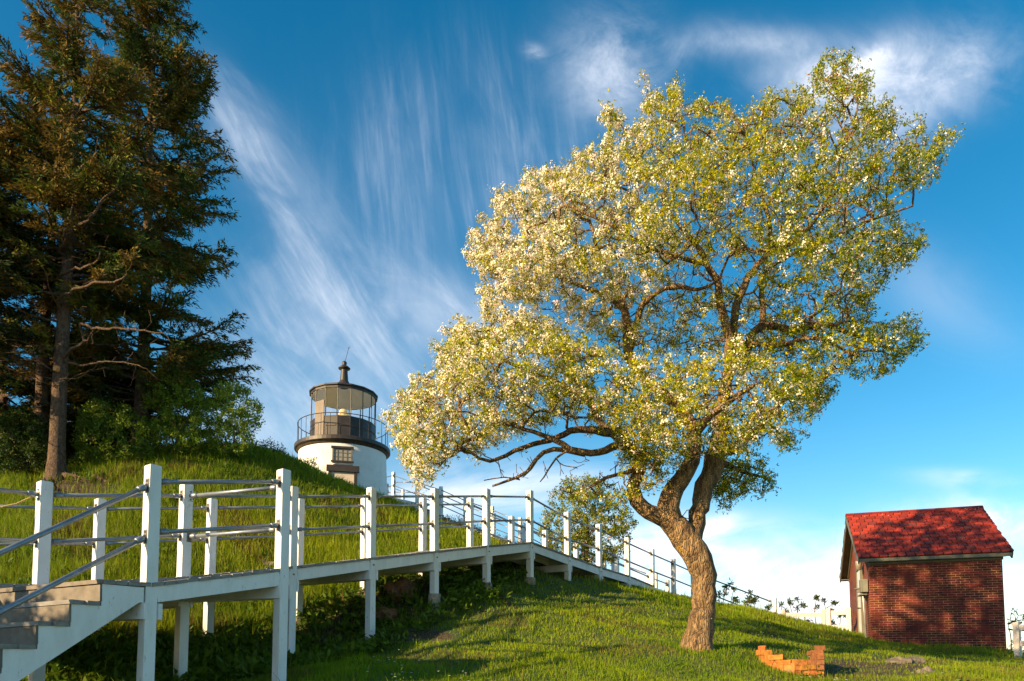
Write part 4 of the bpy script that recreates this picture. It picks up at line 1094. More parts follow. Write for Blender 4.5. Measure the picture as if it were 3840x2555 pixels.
# left stem and the long low limbs
T.limb(L((2515, 1950, 44, 0), (2470, 1935, 33, -.05), (2428, 1920, 30, -.1), (2388, 1885, 28, -.15), (2372, 1840, 26, -.2), (2386, 1786, 24, -.25), (2402, 1740, 22, -.3), (2380, 1690, 20, -.4), (2327, 1668, 17, -.5),
         (2270, 1690, 14, -.6), (2215, 1702, 13, -.7), (2139, 1684, 12, -.8), (2080, 1650, 10, -.9), (2000, 1620, 8, -1.0), (1900, 1590, 6, -1.1)), start=1)
T.limb(L((2385, 1700, 18, -.4), (2330, 1640, 17, -.3), (2266, 1622, 16, -.4), (2200, 1612, 14, -.5), (2139, 1618, 13, -.6), (2062, 1651, 11, -.7), (1960, 1678, 9, -.8), (1838, 1730, 7, -.9), (1770, 1700, 5, -1.0)), start=1)
T.limb(L((2190, 1705, 9, -.7), (2077, 1684, 9, -.8), (2011, 1722, 8, -.8), (1975, 1770, 7, -.85), (1900, 1805, 5, -.9), (1845, 1824, 4, -.9)), start=1)
T.limb(L((2020, 1715, 5, -.8), (1990, 1760, 4, -.7), (1960, 1790, 3, -.7)), start=1)
T.limb(L((2139, 1684, 6, -.8), (2085, 1720, 4, -.75), (2040, 1790, 3, -.7), (2025, 1808, 2, -.7)), start=1)
T.limb(L((1950, 1800, 3, -.85), (1890, 1790, 2.5, -.9), (1815, 1802, 2, -.9)), start=1)
T.limb(L((2320, 1650, 15, -.3), (2250, 1580, 13, -.2), (2200, 1500, 11, -.1), (2080, 1430, 9, -.1), (1950, 1380, 7, -.1), (1850, 1330, 5, 0)), start=1)
T.limb(L((2600, 1640, 20, -.1), (2660, 1560, 15, -.5), (2740, 1500, 12, -.8), (2820, 1450, 8, -.9)), start=1)
T.limb(L((2400, 1745, 14, -.3), (2360, 1770, 9, -.4), (2280, 1790, 7, -.5), (2190, 1840, 5, -.5)), start=1)
upper = [(1770, 985), (1800, 880), (1830, 810), (1880, 830), (1860, 750), (1930, 745), (1990, 700), (2040, 625), (2070, 700), (2140, 610), (2230, 580), (2280, 620), (2270, 500), (2310, 420), (2420, 520), (2430, 400), (2490, 450), (2500, 330),
         (2580, 430), (2720, 370), (2790, 460), (2900, 340), (2980, 400), (3060, 280), (3130, 260), (3160, 195), (3190, 290), (3230, 270), (3250, 350), (3170, 420), (3290, 390), (3330, 440), (3420, 460), (3480, 520), (3580, 495), (3500, 590), (3480, 690),
         (3330, 680), (3340, 790), (3470, 850), (3440, 960), (3350, 990), (3290, 1100), (3180, 1120), (3250, 1190), (3380, 1230), (3470, 1240), (3420, 1320), (3330, 1380), (3200, 1400), (3100, 1400), (3080, 1340), (2940, 1160), (2820, 1010), (2650, 960), (2500, 1040),
         (2400, 1070), (2280, 1150), (2150, 1130), (2000, 1100), (1880, 1150), (1820, 1130), (1840, 1050)]
lower = [(1490, 1500), (1560, 1440), (1620, 1460), (1650, 1340), (1730, 1290), (1700, 1220), (1800, 1240), (1880, 1180), (2000, 1200), (2120, 1260), (2250, 1300), (2320, 1330), (2500, 1370), (2640, 1360), (2740, 1290), (2850, 1330), (2970, 1370), (3050, 1430), (3060, 1500),
         (2990, 1580), (2990, 1660), (2900, 1640), (2780, 1700), (2650, 1690), (2560, 1740), (2420, 1740), (2300, 1640), (2180, 1580), (2000, 1580), (1900, 1600), (1830, 1650), (1760, 1680), (1680, 1720), (1620, 1790), (1560, 1780), (1510, 1700), (1490, 1600)]
mid_r = [(2900, 1180), (3080, 1330), (3120, 1420), (3060, 1500), (3140, 1430), (3120, 1500), (3040, 1560), (2960, 1380), (2860, 1330), (2840, 1250)]
inner = [(2240, 1130), (2400, 1080), (2640, 1000), (2900, 1120), (3050, 1300), (2950, 1360), (2700, 1320), (2500, 1350), (2330, 1300), (2230, 1250), (2000, 1150)]
drip = [(2060, 1850), (2130, 1800), (2260, 1770), (2350, 1700), (2440, 1700), (2500, 1780), (2450, 1830), (2360, 1860), (2330, 1950), (2280, 1880), (2180, 1880)]
backr = [(2700, 1720), (2840, 1700), (2900, 1760), (2930, 1830), (2860, 1860), (2780, 1850), (2740, 1930), (2690, 1900), (2640, 1830)]
sprig = [(2450, 1880), (2490, 1850), (2560, 1850), (2540, 1900), (2470, 1900)]
t_up = sample_poly(upper, 3300, TY+.3, 2.6, ar, .6, 330)
t_lo = sample_poly(lower, 2200, TY-.4, 1.9, ar, .6, 200)
t_in = sample_poly(inner, 900, TY+1.3, 1.5, ar, .8, 100)
t_mr = sample_poly(mid_r, 330, TY+.9, .8, ar, .8, 60)
t_dr = sample_poly(drip, 170, TY-.4, .5, ar, .8, 60)
t_br = sample_poly(backr, 190, TY+1.3, .6, ar, .8, 60)
T.limb(L((2690, 1720, 18, .4), (2720, 1740, 12, .9), (2790, 1770, 8, 1.2), (2860, 1790, 4, 1.3)), start=1)
tg = np.concatenate([t_up, t_lo, t_in, t_mr, t_dr, t_br])
tips = T.grow(tg, step=.15, curve=.35, jit=.02, zbias=.25)
# feathery shoots that stick out of the crown's outline
sho = []
for pl_, yc_, n_ in ((upper, TY+.2, 260), (lower, TY-.4, 150)):
    cen_ = np.mean(np.array(pl_, float), 0)
    for k_ in range(n_):
        i_ = ar.integers(0, len(pl_)); a_ = np.array(pl_[i_], float); b_ = np.array(pl_[(i_+1) % len(pl_)], float); q_ = a_+(b_-a_)*ar.random(); e_ = b_-a_; nn = np.array([e_[1], -e_[0]]); nn /= np.linalg.norm(nn)+1e-6
        if in_poly(np.array([q_[0]+nn[0]*6]), np.array([q_[1]+nn[1]*6]), pl_)[0]: nn = -nn
        q_ = q_+(nn+ar.normal(0, .35, 2)+np.array([0, -.25]))*ar.uniform(4, 34)
        if q_[1] > 1150 and pl_ is upper and q_[0] < 2900: continue
        sho.append(tuple(P(q_[0], q_[1], yc_+ar.uniform(-.7, .7))))
T.grow(sho, step=.09, curve=.25, jit=.015)
# a few bare upright shoots
for (x0, y0, x1, y1, dz) in ((2480, 420, 2415, 295, -.4), (3480, 600, 3585, 500, .5), (3140, 330, 3165, 200, .2), (3250, 1400, 3245, 1420, .5), (1720, 1300, 1695, 1305, -.3)):
    T.grow([tuple(P(x1, y1, TY+dz))], step=.12, curve=.2, jit=.01)
# hanging bare twigs under the low limb
bare = []
for k in range(46):
    bare.append(tuple(P(ar.uniform(1850, 2330), ar.uniform(1700, 1800), TY-.7+ar.uniform(-.3, .3))))
T.grow(bare, step=.1, curve=.4, jit=.025)
T.radii(.0056, 2.5)
T.mesh('trunk', m_bark, apple, gnarl=.035)
# foliage
pos = np.array(T.pos); R = T.R
thin = np.where(R < .0145)[0]
px, py = proj(pos[thin, 0], pos[thin, 1], pos[thin, 2])
barez = (py > 1690) & (px < 2330) & (px > 1800) & (py < 1835)
inz = in_poly(px, py, inner) & (pos[thin, 1] > TY-.2)
q_ = pos[thin]*2.3
cl3 = np.sin(q_[:, 0]*1.3+1.9*np.sin(q_[:, 2]*.9))+np.sin(q_[:, 1]*1.5+1.7*np.sin(q_[:, 0]*1.1+1))+np.sin(q_[:, 2]*1.7+1.5*np.sin(q_[:, 1]*1.2+2))
clump = np.clip(.70+.33*cl3, .18, 1.0)
keep = ~barez & (~inz | (ar.random(len(thin)) < .5)) & (ar.random(len(thin)) < clump)
thin = thin[keep]; px = px[keep]; py = py[keep]
def blossomness(px, py, Yv):
    u = np.clip(1-(px-1500)/1500, 0, 1); low = (py > 1250)
    b_ = np.where(low, .20+.50*np.clip((2150-px)/550, 0, 1), .13+.95*np.clip((2650-px)/600, 0, 1)**1.2); b_ = np.where((py > 1150) & (py < 1450) & (px > 2850), .08, b_)
    b_ = np.where((py > 1700) & (px > 2600), .05, b_)
    return b_
NLF = 132000
# leaves in rosettes on the twigs
base = thin[ar.integers(0, len(thin), 62000)]
cl = pos[base]+ar.normal(0, .06, (len(base), 3)); out_ = unit(ar.normal(0, 1, (len(base), 3))+np.array([0, 0, .7]))
per = 6
C = np.repeat(cl, per, 0)+ar.normal(0, .012, (len(cl)*per, 3)); ax_ = np.repeat(out_, per, 0)
u = unit(ax_*.55+ar.normal(0, .75, C.shape)+np.array([0, 0, .15])); nr = unit(ar.normal(0, 1, C.shape)+np.array([0, 0, .8])-u*.2)
Ls = ar.uniform(.022, .052, len(C)); Ws = Ls*ar.uniform(.48, .66, len(C))
Q = leaf_quads(C, u, nr, Ls, Ws)
hue = np.repeat(ar.random(len(cl)), per)
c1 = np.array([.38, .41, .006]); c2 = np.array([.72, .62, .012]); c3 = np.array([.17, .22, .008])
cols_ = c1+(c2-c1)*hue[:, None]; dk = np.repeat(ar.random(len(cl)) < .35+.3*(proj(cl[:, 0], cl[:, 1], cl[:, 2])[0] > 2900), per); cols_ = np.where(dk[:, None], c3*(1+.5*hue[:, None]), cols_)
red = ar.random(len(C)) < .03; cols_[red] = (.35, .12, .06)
cols_ *= ar.uniform(.8, 1.2, (len(C), 1))
# right hand underside has greener foliage
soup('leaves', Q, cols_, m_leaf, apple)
# blossoms: clusters of small open flowers and pink buds
bb = blossomness(px, py, None); pb = bb/bb.sum()
bi = ar.choice(len(thin), 15000, p=pb)
cen = pos[thin[bi]]+ar.normal(0, .05, (len(bi), 3))
nf = 9; C = np.repeat(cen, nf, 0)+ar.normal(0, .030, (len(cen)*nf, 3)); nrm = unit(C-np.repeat(pos[thin[bi]], nf, 0)+ar.normal(0, .02, C.shape)+np.array([-.012, -.012, .02]))
s1 = unit(np.cross(nrm, ar.normal(0, 1, C.shape))); s2 = np.cross(nrm, s1); r_ = ar.uniform(.010, .018, len(C))[:, None]
ang = np.arange(5)*2*math.pi/5
Q = np.stack([C+(s1*math.cos(a)+s2*math.sin(a))*r_+nrm*r_*.25*ar.uniform(-.5, 1, (len(C), 1)) for a in ang], 1)
pk = np.repeat(ar.random(len(cen)), nf)[:, None]; cc = np.array([.92, .87, .70])*(1-pk*.0)+pk**7*np.array([-.06, -.26, -.12])
bud = ar.random(len(C)) < .06; cc[bud] = (.72, .22, .24); Q[bud] = C[bud][:, None]+(Q[bud]-C[bud][:, None])*.55
soup('blossoms', Q, cc, m_petal, apple)

# wrought iron hook between the stems
hk = MB(); a = P(2546, 1937, TY-.15); b_ = P(2592, 1948, TY-.15)
hk.tube([a, b_], .007, 6)
q = [(2548, 1937), (2560, 1935), (2568, 1925), (2576, 1914), (2588, 1912), (2595, 1920), (2592, 1930), (2585, 1928)]
hk.tube([P(x_, y_, TY-.15) for x_, y_ in q], .008, 6); hk.tube([P(x_, y_, TY-.15) for x_, y_ in ((2548, 1937), (2543, 1930), (2549, 1925), (2555, 1931))], .006, 6)
tag(hk.build('scroll_hook', m_wire, None, True), 'small black wrought iron scroll hook fixed between the two upper stems of the apple tree', 'hook')

# ------------------------------------------------------------------ spruces
m_stub = mat_noise('cut_wood', (.75, .36, .12), (.6, .25, .08), 20, .7, .2, .002)
def spruce(name, label, px, pyb, Y, ztop, prof, seed, nb=90, cards=60000, dead=(0, 0, 0), group=None, lean=0.0, trunk_r=.2, tone=(.055, .080, .016), warm=.5, zbase=None, droop=.12, fmin=.25, boughs=()):
    """prof: list of (z, radius) of the crown's reach"""
    rg = np.random.default_rng(seed); b0 = P(px, pyb, Y); zb = gz(b0.x, b0.y)-.15 if zbase is None else zbase
    root = empty(name, (b0.x, b0.y, zb), label, 'tree', group)
    S = Tree(rg); H = ztop-zb
    pz = [p_[0] for p_ in prof]; pr_ = [p_[1] for p_ in prof]
    tp = []
    for k in range(0, 26):
        f_ = k/25; z = zb+H*f_; r = trunk_r*(1-f_)**.85+.01
        if k == 0: r *= 1.45
        if k == 1: r *= 1.08
        tp.append([b0.x+lean*H*f_+.03*math.sin(f_*9+seed), b0.y+.03*math.cos(f_*7+seed), z, r])
    S.limb(tp, step=.4, wob=.0)
    tn = len(S.pos); tz = np.array([p_[2] for p_ in S.pos])
    nt0 = len(S.pos)
    for q in boughs:
        S.limb([[*P(a_, b_, Y-c_), r_/FPX*Y*.72] for a_, b_, c_, r_ in q], start=1, step=.13, wob=.085)
    if boughs:
        tw_ = []
        for i_ in range(nt0, len(S.pos)):
            if rg.random() < .75: tw_.append(S.pos[i_]+unit(rg.normal(0, 1, 3))*rg.uniform(.2, .8))
        S.grow(tw_, step=.1, jit=.02)
        for i_ in range(nt0, len(S.pos)):
            if S.fix[i_] == 0: S.fix[i_] = .007
    segC = []; segD = []; segL = []
    for k in range(nb):
        z = rg.uniform(pz[0], ztop-.25); Rz = np.interp(z, pz, pr_)*rg.uniform(.62, 1.12)
        if Rz < .15: continue
        az = rg.uniform(0, 2*math.pi); i0 = int(np.argmin(abs(tz-z))); p0 = S.pos[i0].copy(); p0[2] = z
        n = max(4, int(Rz/.22)); d = np.array([math.cos(az), math.sin(az), 0.]); par = i0; side = np.array([-d[1], d[0], 0.])
        bend = rg.normal(0, .12); pts = [p0]
        for j in range(1, n+1):
            f_ = j/n; q = p0+d*Rz*f_+side*bend*Rz*f_*f_+np.array([0, 0, Rz*(.10*f_-droop*2*f_*(1-f_)+.05*f_**3)])+rg.normal(0, .02, 3)
            par = S.node(q, par, (.034*(1-f_)*min(1.6, Rz/2.2)+.009)*rg.choice([.7, 1.0, 1.35])); pts.append(q)
            if f_ > fmin:
                for s_ in (-1, 1):
                    if rg.random() < .15: continue
                    Lt = Rz*.36*(1.15-f_)*rg.uniform(.6, 1.2)+.14; td = unit(d*.75+side*s_*rg.uniform(.5, 1.0)+np.array([0, 0, rg.uniform(-.25, .12)]))
                    e1 = q+td*Lt*.5+rg.normal(0, .02, 3); e2 = q+td*Lt+np.array([0, 0, -.05*Lt])
                    a1 = S.node(e1, par, .006); S.node(e2, a1, .004)
                    segC += [q, e1]; segD += [e1-q, e2-e1]; segL += [Lt*.5, Lt*.5]
                segC.append(pts[-2]); segD.append(q-pts[-2]); segL.append(np.linalg.norm(q-pts[-2]))
    # dead bare boughs low on the stem
    dn_, dz0, dz1 = dead
    for k in range(int(dn_)):
        z = rg.uniform(dz0, dz1); az = rg.uniform(0, 2*math.pi); Rz = rg.uniform(.6, 2.6); i0 = int(np.argmin(abs(tz-z))); p0 = S.pos[i0].copy(); p0[2] = z
        d = np.array([math.cos(az), math.sin(az), rg.uniform(-.1, .3)]); par = i0; n = 7; q = p0; side = np.array([-d[1], d[0], 0.])
        for j in range(1, n+1):
            q = q+d*Rz/n+rg.normal(0, .045, 3); par = S.node(q, par, .020*(1-j/n*.8)*Rz/1.8)
            if j > 2 and rg.random() < .8:
                td = unit(d+side*rg.choice([-1, 1])*rg.uniform(.4, 1)+rg.normal(0, .3, 3)); e = S.node(q+td*.22*Rz*.5, par, .005); S.node(q+td*.45*Rz*.5+rg.normal(0, .05, 3), e, .003)
    S.radii(.004, 2.3); S.R = np.minimum(S.R, 1)
    S.mesh('trunk', m_sbark, root, gnarl=.012)
    segC = np.array(segC); segD = np.array(segD); segL = np.array(segL)
    pk_ = segL/segL.sum(); bi_ = rg.choice(len(segC), cards, p=pk_); t = rg.random(cards)[:, None]
    C = segC[bi_]+segD[bi_]*t+rg.normal(0, .045, (cards, 3)); dd_ = unit(segD[bi_])
    u = unit(dd_*.9+rg.normal(0, .38, C.shape)+np.array([0, 0, -.12])); nr = unit(rg.normal(0, 1, C.shape)+np.array([0, 0, .5]))
    Ls = rg.uniform(.10, .19, cards)*(Y/20)**.5; Ws = Ls*rg.uniform(.18, .30, cards)
    Q = leaf_quads(C, u, nr, Ls, Ws)
    bough = rg.random(len(segC)); bough = np.repeat(bough[::6], 6)[:len(segC)] if len(segC) > 6 else bough
    h = bough[bi_] if len(bough) == len(segC) else rg.random(cards)
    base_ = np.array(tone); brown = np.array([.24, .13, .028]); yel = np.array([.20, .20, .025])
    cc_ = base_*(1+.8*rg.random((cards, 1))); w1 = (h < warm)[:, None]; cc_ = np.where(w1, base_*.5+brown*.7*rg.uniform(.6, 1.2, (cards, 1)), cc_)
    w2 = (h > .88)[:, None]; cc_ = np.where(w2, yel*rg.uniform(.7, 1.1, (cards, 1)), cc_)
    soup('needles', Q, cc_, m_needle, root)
    return root
spA = spruce('spruce_tree', 'tall spruce with long bare trunk and dead boughs, front of the tree group', 213, 1795, 19.0, 20.6,
       [(9.9, 2.6), (11, 3.1), (12.5, 2.8), (15, 2.2), (17.5, 1.35), (20.6, .15)], 3, nb=125, cards=78000, boughs=(
       [(222, 1356, 0, 9), (274, 1308, .3, 8), (325, 1276, .5, 6), (350, 1240, .7, 4)], [(300, 1215, .5, 7), (376, 1234, .8, 7), (446, 1232, .9, 6), (523, 1240, 1.0, 5), (606, 1250, 1.1, 3)],
       [(218, 1160, .1, 9), (225, 1117, .4, 9), (274, 1091, .7, 8), (357, 1060, .9, 7), (440, 1056, 1.0, 6), (478, 1025, 1.1, 3)], [(235, 1359, .1, 6), (319, 1369, .4, 5), (383, 1356, .7, 4), (478, 1362, .8, 3), (529, 1374, .9, 2)],
       [(212, 1047, .2, 8), (258, 1015, .5, 7), (351, 989, .8, 5), (375, 955, .9, 3)], [(195, 1200, .1, 6), (115, 1181, .4, 5), (64, 1155, .6, 4), (15, 1120, .7, 3)], [(195, 1308, .1, 6), (96, 1318, .4, 4), (-10, 1328, .5, 3)],
       [(212, 733, .3, 8), (268, 689, .8, 7), (300, 638, 1.0, 6), (350, 590, 1.2, 4)], [(222, 880, .3, 8), (281, 850, .8, 8), (332, 829, 1.1, 7), (383, 753, 1.3, 6), (425, 712, 1.4, 4)],
       [(218, 945, .3, 8), (261, 874, 1.0, 7), (261, 823, 1.2, 6), (274, 772, 1.3, 4)], [(215, 480, .4, 6), (249, 434, .9, 5), (283, 412, 1.0, 3)], [(195, 1390, .1, 4), (140, 1348, .3, 3), (92, 1346, .4, 2)]), dead=(40, 6.8, 12.5), trunk_r=.20, warm=.5)
mb = MB(); v = P(208, 1384, 18.72); mb.tube([v+Vector((.02, .08, 0)), v-Vector((.0, .03, 0))], .06, 12); cs = mb.build('branch_stub', m_stub, spA); cs['label'] = 'bright orange round saw cut on the trunk'
rt = MB()
for pts_ in ([(235, 1792), (290, 1785), (340, 1782), (372, 1800), (400, 1812), (425, 1815)], [(200, 1795), (150, 1820), (110, 1850), (85, 1865)], [(235, 1800), (300, 1800), (340, 1815)], [(320, 1785), (370, 1772), (430, 1760)], [(190, 1800), (185, 1825), (210, 1840)]):
    n = len(pts_); rt.tube([ground_hit(x_, y_, 14, 24)+ZUP*(.03 if i else .12) for i, (x_, y_) in enumerate(pts_)], [.085*(1-i/n*.75) for i in range(n)], 8)
rt.build('roots', m_sbark, spA, True)
spruce('spruce_tree', 'broad dense spruce, rightmost of the tree group, its crown against the open sky', 520, 1700, 21.9, 23.4,
       [(7.6, 2.9), (9.5, 3.15), (11.9, 2.9), (14.7, 2.55), (17.1, 2.15), (19.9, 1.6), (23.4, .15)], 5, nb=250, cards=125000, dead=(16, 6.5, 9), trunk_r=.2, warm=.38, tone=(.045, .072, .014))
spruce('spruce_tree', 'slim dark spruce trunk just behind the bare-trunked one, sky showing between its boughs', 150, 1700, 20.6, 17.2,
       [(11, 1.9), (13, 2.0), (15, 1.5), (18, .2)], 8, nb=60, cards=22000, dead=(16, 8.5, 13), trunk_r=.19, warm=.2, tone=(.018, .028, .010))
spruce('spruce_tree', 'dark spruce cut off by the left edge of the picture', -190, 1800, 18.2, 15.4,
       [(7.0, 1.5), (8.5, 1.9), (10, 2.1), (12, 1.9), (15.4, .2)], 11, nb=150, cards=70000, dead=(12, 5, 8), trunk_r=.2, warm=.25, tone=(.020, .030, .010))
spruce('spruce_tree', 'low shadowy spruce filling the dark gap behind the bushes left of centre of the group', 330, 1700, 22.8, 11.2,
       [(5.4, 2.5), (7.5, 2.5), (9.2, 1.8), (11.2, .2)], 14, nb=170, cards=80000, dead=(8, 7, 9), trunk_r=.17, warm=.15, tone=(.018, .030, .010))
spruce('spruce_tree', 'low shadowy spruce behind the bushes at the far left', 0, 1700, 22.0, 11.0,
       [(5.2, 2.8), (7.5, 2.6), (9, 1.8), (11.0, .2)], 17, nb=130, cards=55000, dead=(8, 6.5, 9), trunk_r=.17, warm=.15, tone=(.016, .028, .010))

# ------------------------------------------------------------------ shrubs and small tree
def shrub(name, label, poly, Y, half, n_t, n_l, tone, seed, base, lsz=(.05, .09), cat='shrub', group=None, bark_=None, blossom=0, rs=.02, tipr=.004, ref=80):
    rg = np.random.default_rng(seed); bx_, by_ = base; b0 = P(bx_, by_, Y); zb = gz(b0.x, b0.y)
    root = empty(name, (b0.x, b0.y, zb), label, cat, group); S = Tree(rg)
    tg_ = sample_poly(poly, n_t, Y, half, rg, .7, ref)
    cx_ = tg_.mean(0)
    for k in range(3):
        S.limb([[b0.x+rg.normal(0, .12), b0.y+rg.normal(0, .1), zb-.1, rs], [(b0.x+cx_[0])/2+rg.normal(0, .15), b0.y, (zb+cx_[2])/2, rs*.7], [cx_[0]+rg.normal(0, .3), cx_[1]+rg.normal(0, .2), cx_[2], rs*.4]], step=.2)
    S.grow(tg_, step=.18, jit=.02, zbias=.5, maxd=6); S.radii(tipr, 2.3); S.mesh('stems', bark_ or m_twig, root)
    pos_ = np.array(S.pos); th = np.where(S.R < rs*.55)[0]
    bi_ = th[rg.integers(0, len(th), n_l//4)]; cl_ = pos_[bi_]+rg.normal(0, .06, (len(bi_), 3))
    C = np.repeat(cl_, 4, 0)+rg.normal(0, .025, (len(cl_)*4, 3)); u = unit(rg.normal(0, 1, C.shape)+np.array([0, 0, .4])); nr = unit(rg.normal(0, 1, C.shape)+np.array([0, -.2, .8]))
    Ls = rg.uniform(*lsz, len(C)); Q = leaf_quads(C, u, nr, Ls, Ls*.55)
    t1, t2 = np.array(tone[0]), np.array(tone[1]); h = np.repeat(rg.random(len(cl_)), 4)[:, None]
    soup('leaves', Q, (t1+(t2-t1)*h)*rg.uniform(.75, 1.25, (len(C), 1)), m_leaf, root)
    if blossom:
        bi_ = th[rg.integers(0, len(th), blossom)]; C = np.repeat(pos_[bi_], 4, 0)+rg.normal(0, .05, (len(bi_)*4, 3)); nrm = unit(rg.normal(0, 1, C.shape)+np.array([-.5, -.5, .6])); s1 = unit(np.cross(nrm, rg.normal(0, 1, C.shape))); s2 = np.cross(nrm, s1)
        Q = np.stack([C+(s1*math.cos(a)+s2*math.sin(a))*.024 for a in ang], 1); soup('blossoms', Q, np.tile(np.array([[.80, .62, .58]]), (len(C), 1)), m_petal, root)
    return root
G1 = ((.08, .15, .012), (.16, .23, .02)); G2 = ((.20, .28, .02), (.34, .40, .04)); G3 = ((.035, .07, .010), (.07, .11, .015)); GB = ((.10, .05, .02), (.16, .10, .03))  # G2: leaf greens brightened to stand in for sunlight on the bush
shrub('leafy_bush', 'yellow-green bush, leaves coloured brighter as if sunlit, at the right end of the bushes under the spruces', [(770, 1600), (790, 1480), (850, 1430), (930, 1460), (985, 1540), (960, 1640), (930, 1700), (800, 1710)], 21.2, .9, 260, 9000, G2, 31, (870, 1690))
shrub('leafy_bush', 'tall green bush with shoots reaching up between spruce and bright bush', [(540, 1690), (540, 1520), (570, 1400), (640, 1370), (720, 1430), (790, 1500), (800, 1710)], 21.0, 1.0, 330, 12000, ((.11, .20, .015), (.22, .30, .025)), 33, (660, 1690))
shrub('leafy_bush', 'green bush just right of the bare spruce trunk', [(270, 1740), (290, 1560), (360, 1500), (470, 1520), (560, 1600), (560, 1720), (400, 1760)], 20.2, .9, 300, 10000, G1, 35, (420, 1740))
shrub('leafy_bush', 'dark green bush left of the bare spruce trunk', [(-30, 1790), (-30, 1560), (60, 1530), (160, 1580), (190, 1680), (170, 1770)], 19.6, .8, 280, 9000, G3, 37, (80, 1790))
shrub('brown_bramble', 'reddish brown bramble on the crest between the bushes and the lighthouse', [(900, 1720), (930, 1660), (1010, 1655), (1070, 1680), (1110, 1720), (1050, 1760), (950, 1750)], 24.3, .6, 160, 3200, GB, 39, (1000, 1750), (.03, .07))
shrub('brown_bramble', 'low reddish bramble patch in the hillside grass above the landing', [(540, 1760), (560, 1710), (640, 1690), (780, 1700), (800, 1760), (680, 1790)], 20.8, .4, 160, 2600, ((.10, .07, .02), (.13, .12, .025)), 41, (670, 1790), (.03, .06))
shrub('leafy_bush', 'small green shrub on the crest against the white tower', [(1120, 1790), (1130, 1720), (1175, 1715), (1195, 1760), (1230, 1800), (1160, 1810)], 25.0, .3, 60, 1500, G2, 43, (1165, 1800), (.04, .07))
shrub('brown_bramble', 'straggly brown bramble below the treads of the far stairs', [(1840, 2080), (1850, 2010), (1900, 2015), (1990, 2050), (1990, 2075)], 22.6, .5, 120, 2600, ((.10, .05, .015), (.12, .11, .02)), 45, (1900, 2085), (.03, .06))
shrub('brown_bramble', 'low brown bramble beside the upper treads of the far stairs', [(1640, 1990), (1640, 1935), (1720, 1940), (1830, 1990), (1820, 2020), (1720, 2000)], 24.6, .4, 90, 1800, ((.09, .06, .015), (.12, .12, .02)), 46, (1720, 2010), (.03, .06))
shrub('small_apple_tree', 'small round flowering tree behind the boardwalk rails left of the apple trunk', [(2020, 2000), (2060, 1860), (2120, 1800), (2230, 1790), (2330, 1850), (2380, 1960), (2350, 2060), (2290, 2110), (2180, 2120), (2080, 2090)], 23.5, 1.1, 480, 24000, ((.16, .21, .012), (.30, .33, .02)), 47, (2195, 2160), (.045, .085), 'tree', blossom=380, rs=.06, tipr=.005, ref=120)

# sumac sprigs behind the right crest
def sumac(px, pyt, Y, hgt, seed, label):
    rg = np.random.default_rng(seed); t = P(px, pyt, Y); zb = t.z-hgt; root = empty('sumac', (t.x, t.y, zb), label, 'plant', 'sumac plants behind the grass crest')
    S = Tree(rg); S.limb([[t.x+rg.normal(0, .15), t.y, zb-.3, .018], [t.x+rg.normal(0, .08), t.y, zb+hgt*.5, .014], [t.x, t.y, t.z, .008]], step=.12); hd = []
    n0 = len(S.pos); hd.append(S.pos[-1])
    for k in range(rg.integers(1, 4)):
        i = int(n0*rg.uniform(.45, .8)); e = S.pos[i]+np.array([rg.choice([-1, 1])*rg.uniform(.15, .4), rg.normal(0, .15), rg.uniform(.15, .4)]); m_ = S.node((S.pos[i]+e)/2+rg.normal(0, .02, 3), i, .008); S.node(e, m_, .006); hd.append(e)
    S.radii(.005); S.mesh('stems', m_twig, root); Cs = []
    for h_ in hd:
        for k in range(38): Cs.append(h_+rg.normal(0, .035, 3))
    C = np.array(Cs); u = unit(rg.normal(0, 1, C.shape)+np.array([0, 0, .25])); nr = unit(rg.normal(0, 1, C.shape)); Ls = rg.uniform(.08, .17, len(C))
    soup('leaves', leaf_quads(C, u, nr, Ls, Ls*.3), np.array([.07, .10, .025])*rg.uniform(.6, 1.5, (len(C), 1)), m_leaf, root)
sl_ = [(2700, 2228, 25.5, .8, 'leftmost sumac sprig, half hidden by the apple trunk'), (2720, 2202, 26, 1.0, 'tall thin sumac close right of the apple trunk'), (2752, 2212, 26, .9, 'forked sumac under the sloping pipe rail'),
       (2763, 2255, 25.5, .5, 'short dark sumac tuft beneath the sloping pipe rail'), (2803, 2252, 26, .6, 'sumac tuft midway under the sloping pipe rail'), (2828, 2256, 25.6, .5, 'sumac with a side shoot, midway under the sloping pipe rail'), (2878, 2285, 25.6, .3, 'low sumac tuft just left of the white end post'),
       (2930, 2268, 26.5, .5, 'sumac just right of the white end post'), (2960, 2255, 26.5, .7, 'forked sumac standing above the low white fence'), (2990, 2283, 26.3, .4, 'bushy short sumac behind the low white fence'),
       (3062, 2244, 26, 1.0, 'tallest sumac, twin headed, behind the low white fence'), (3090, 2252, 26.2, .9, 'sumac leaning against the tallest twin-headed one'), (3150, 2308, 26, .5, 'sumac seen through the white gate'), (3196, 2325, 26.5, .5, 'sumac between the gate and the brick wall'),
       (3030, 2330, 26, .3, 'low sumac tuft beneath the fence rail left of the gate')]
for i, (a, b_, c, d, lab) in enumerate(sl_): sumac(a, b_, c, d, 60+i, lab)
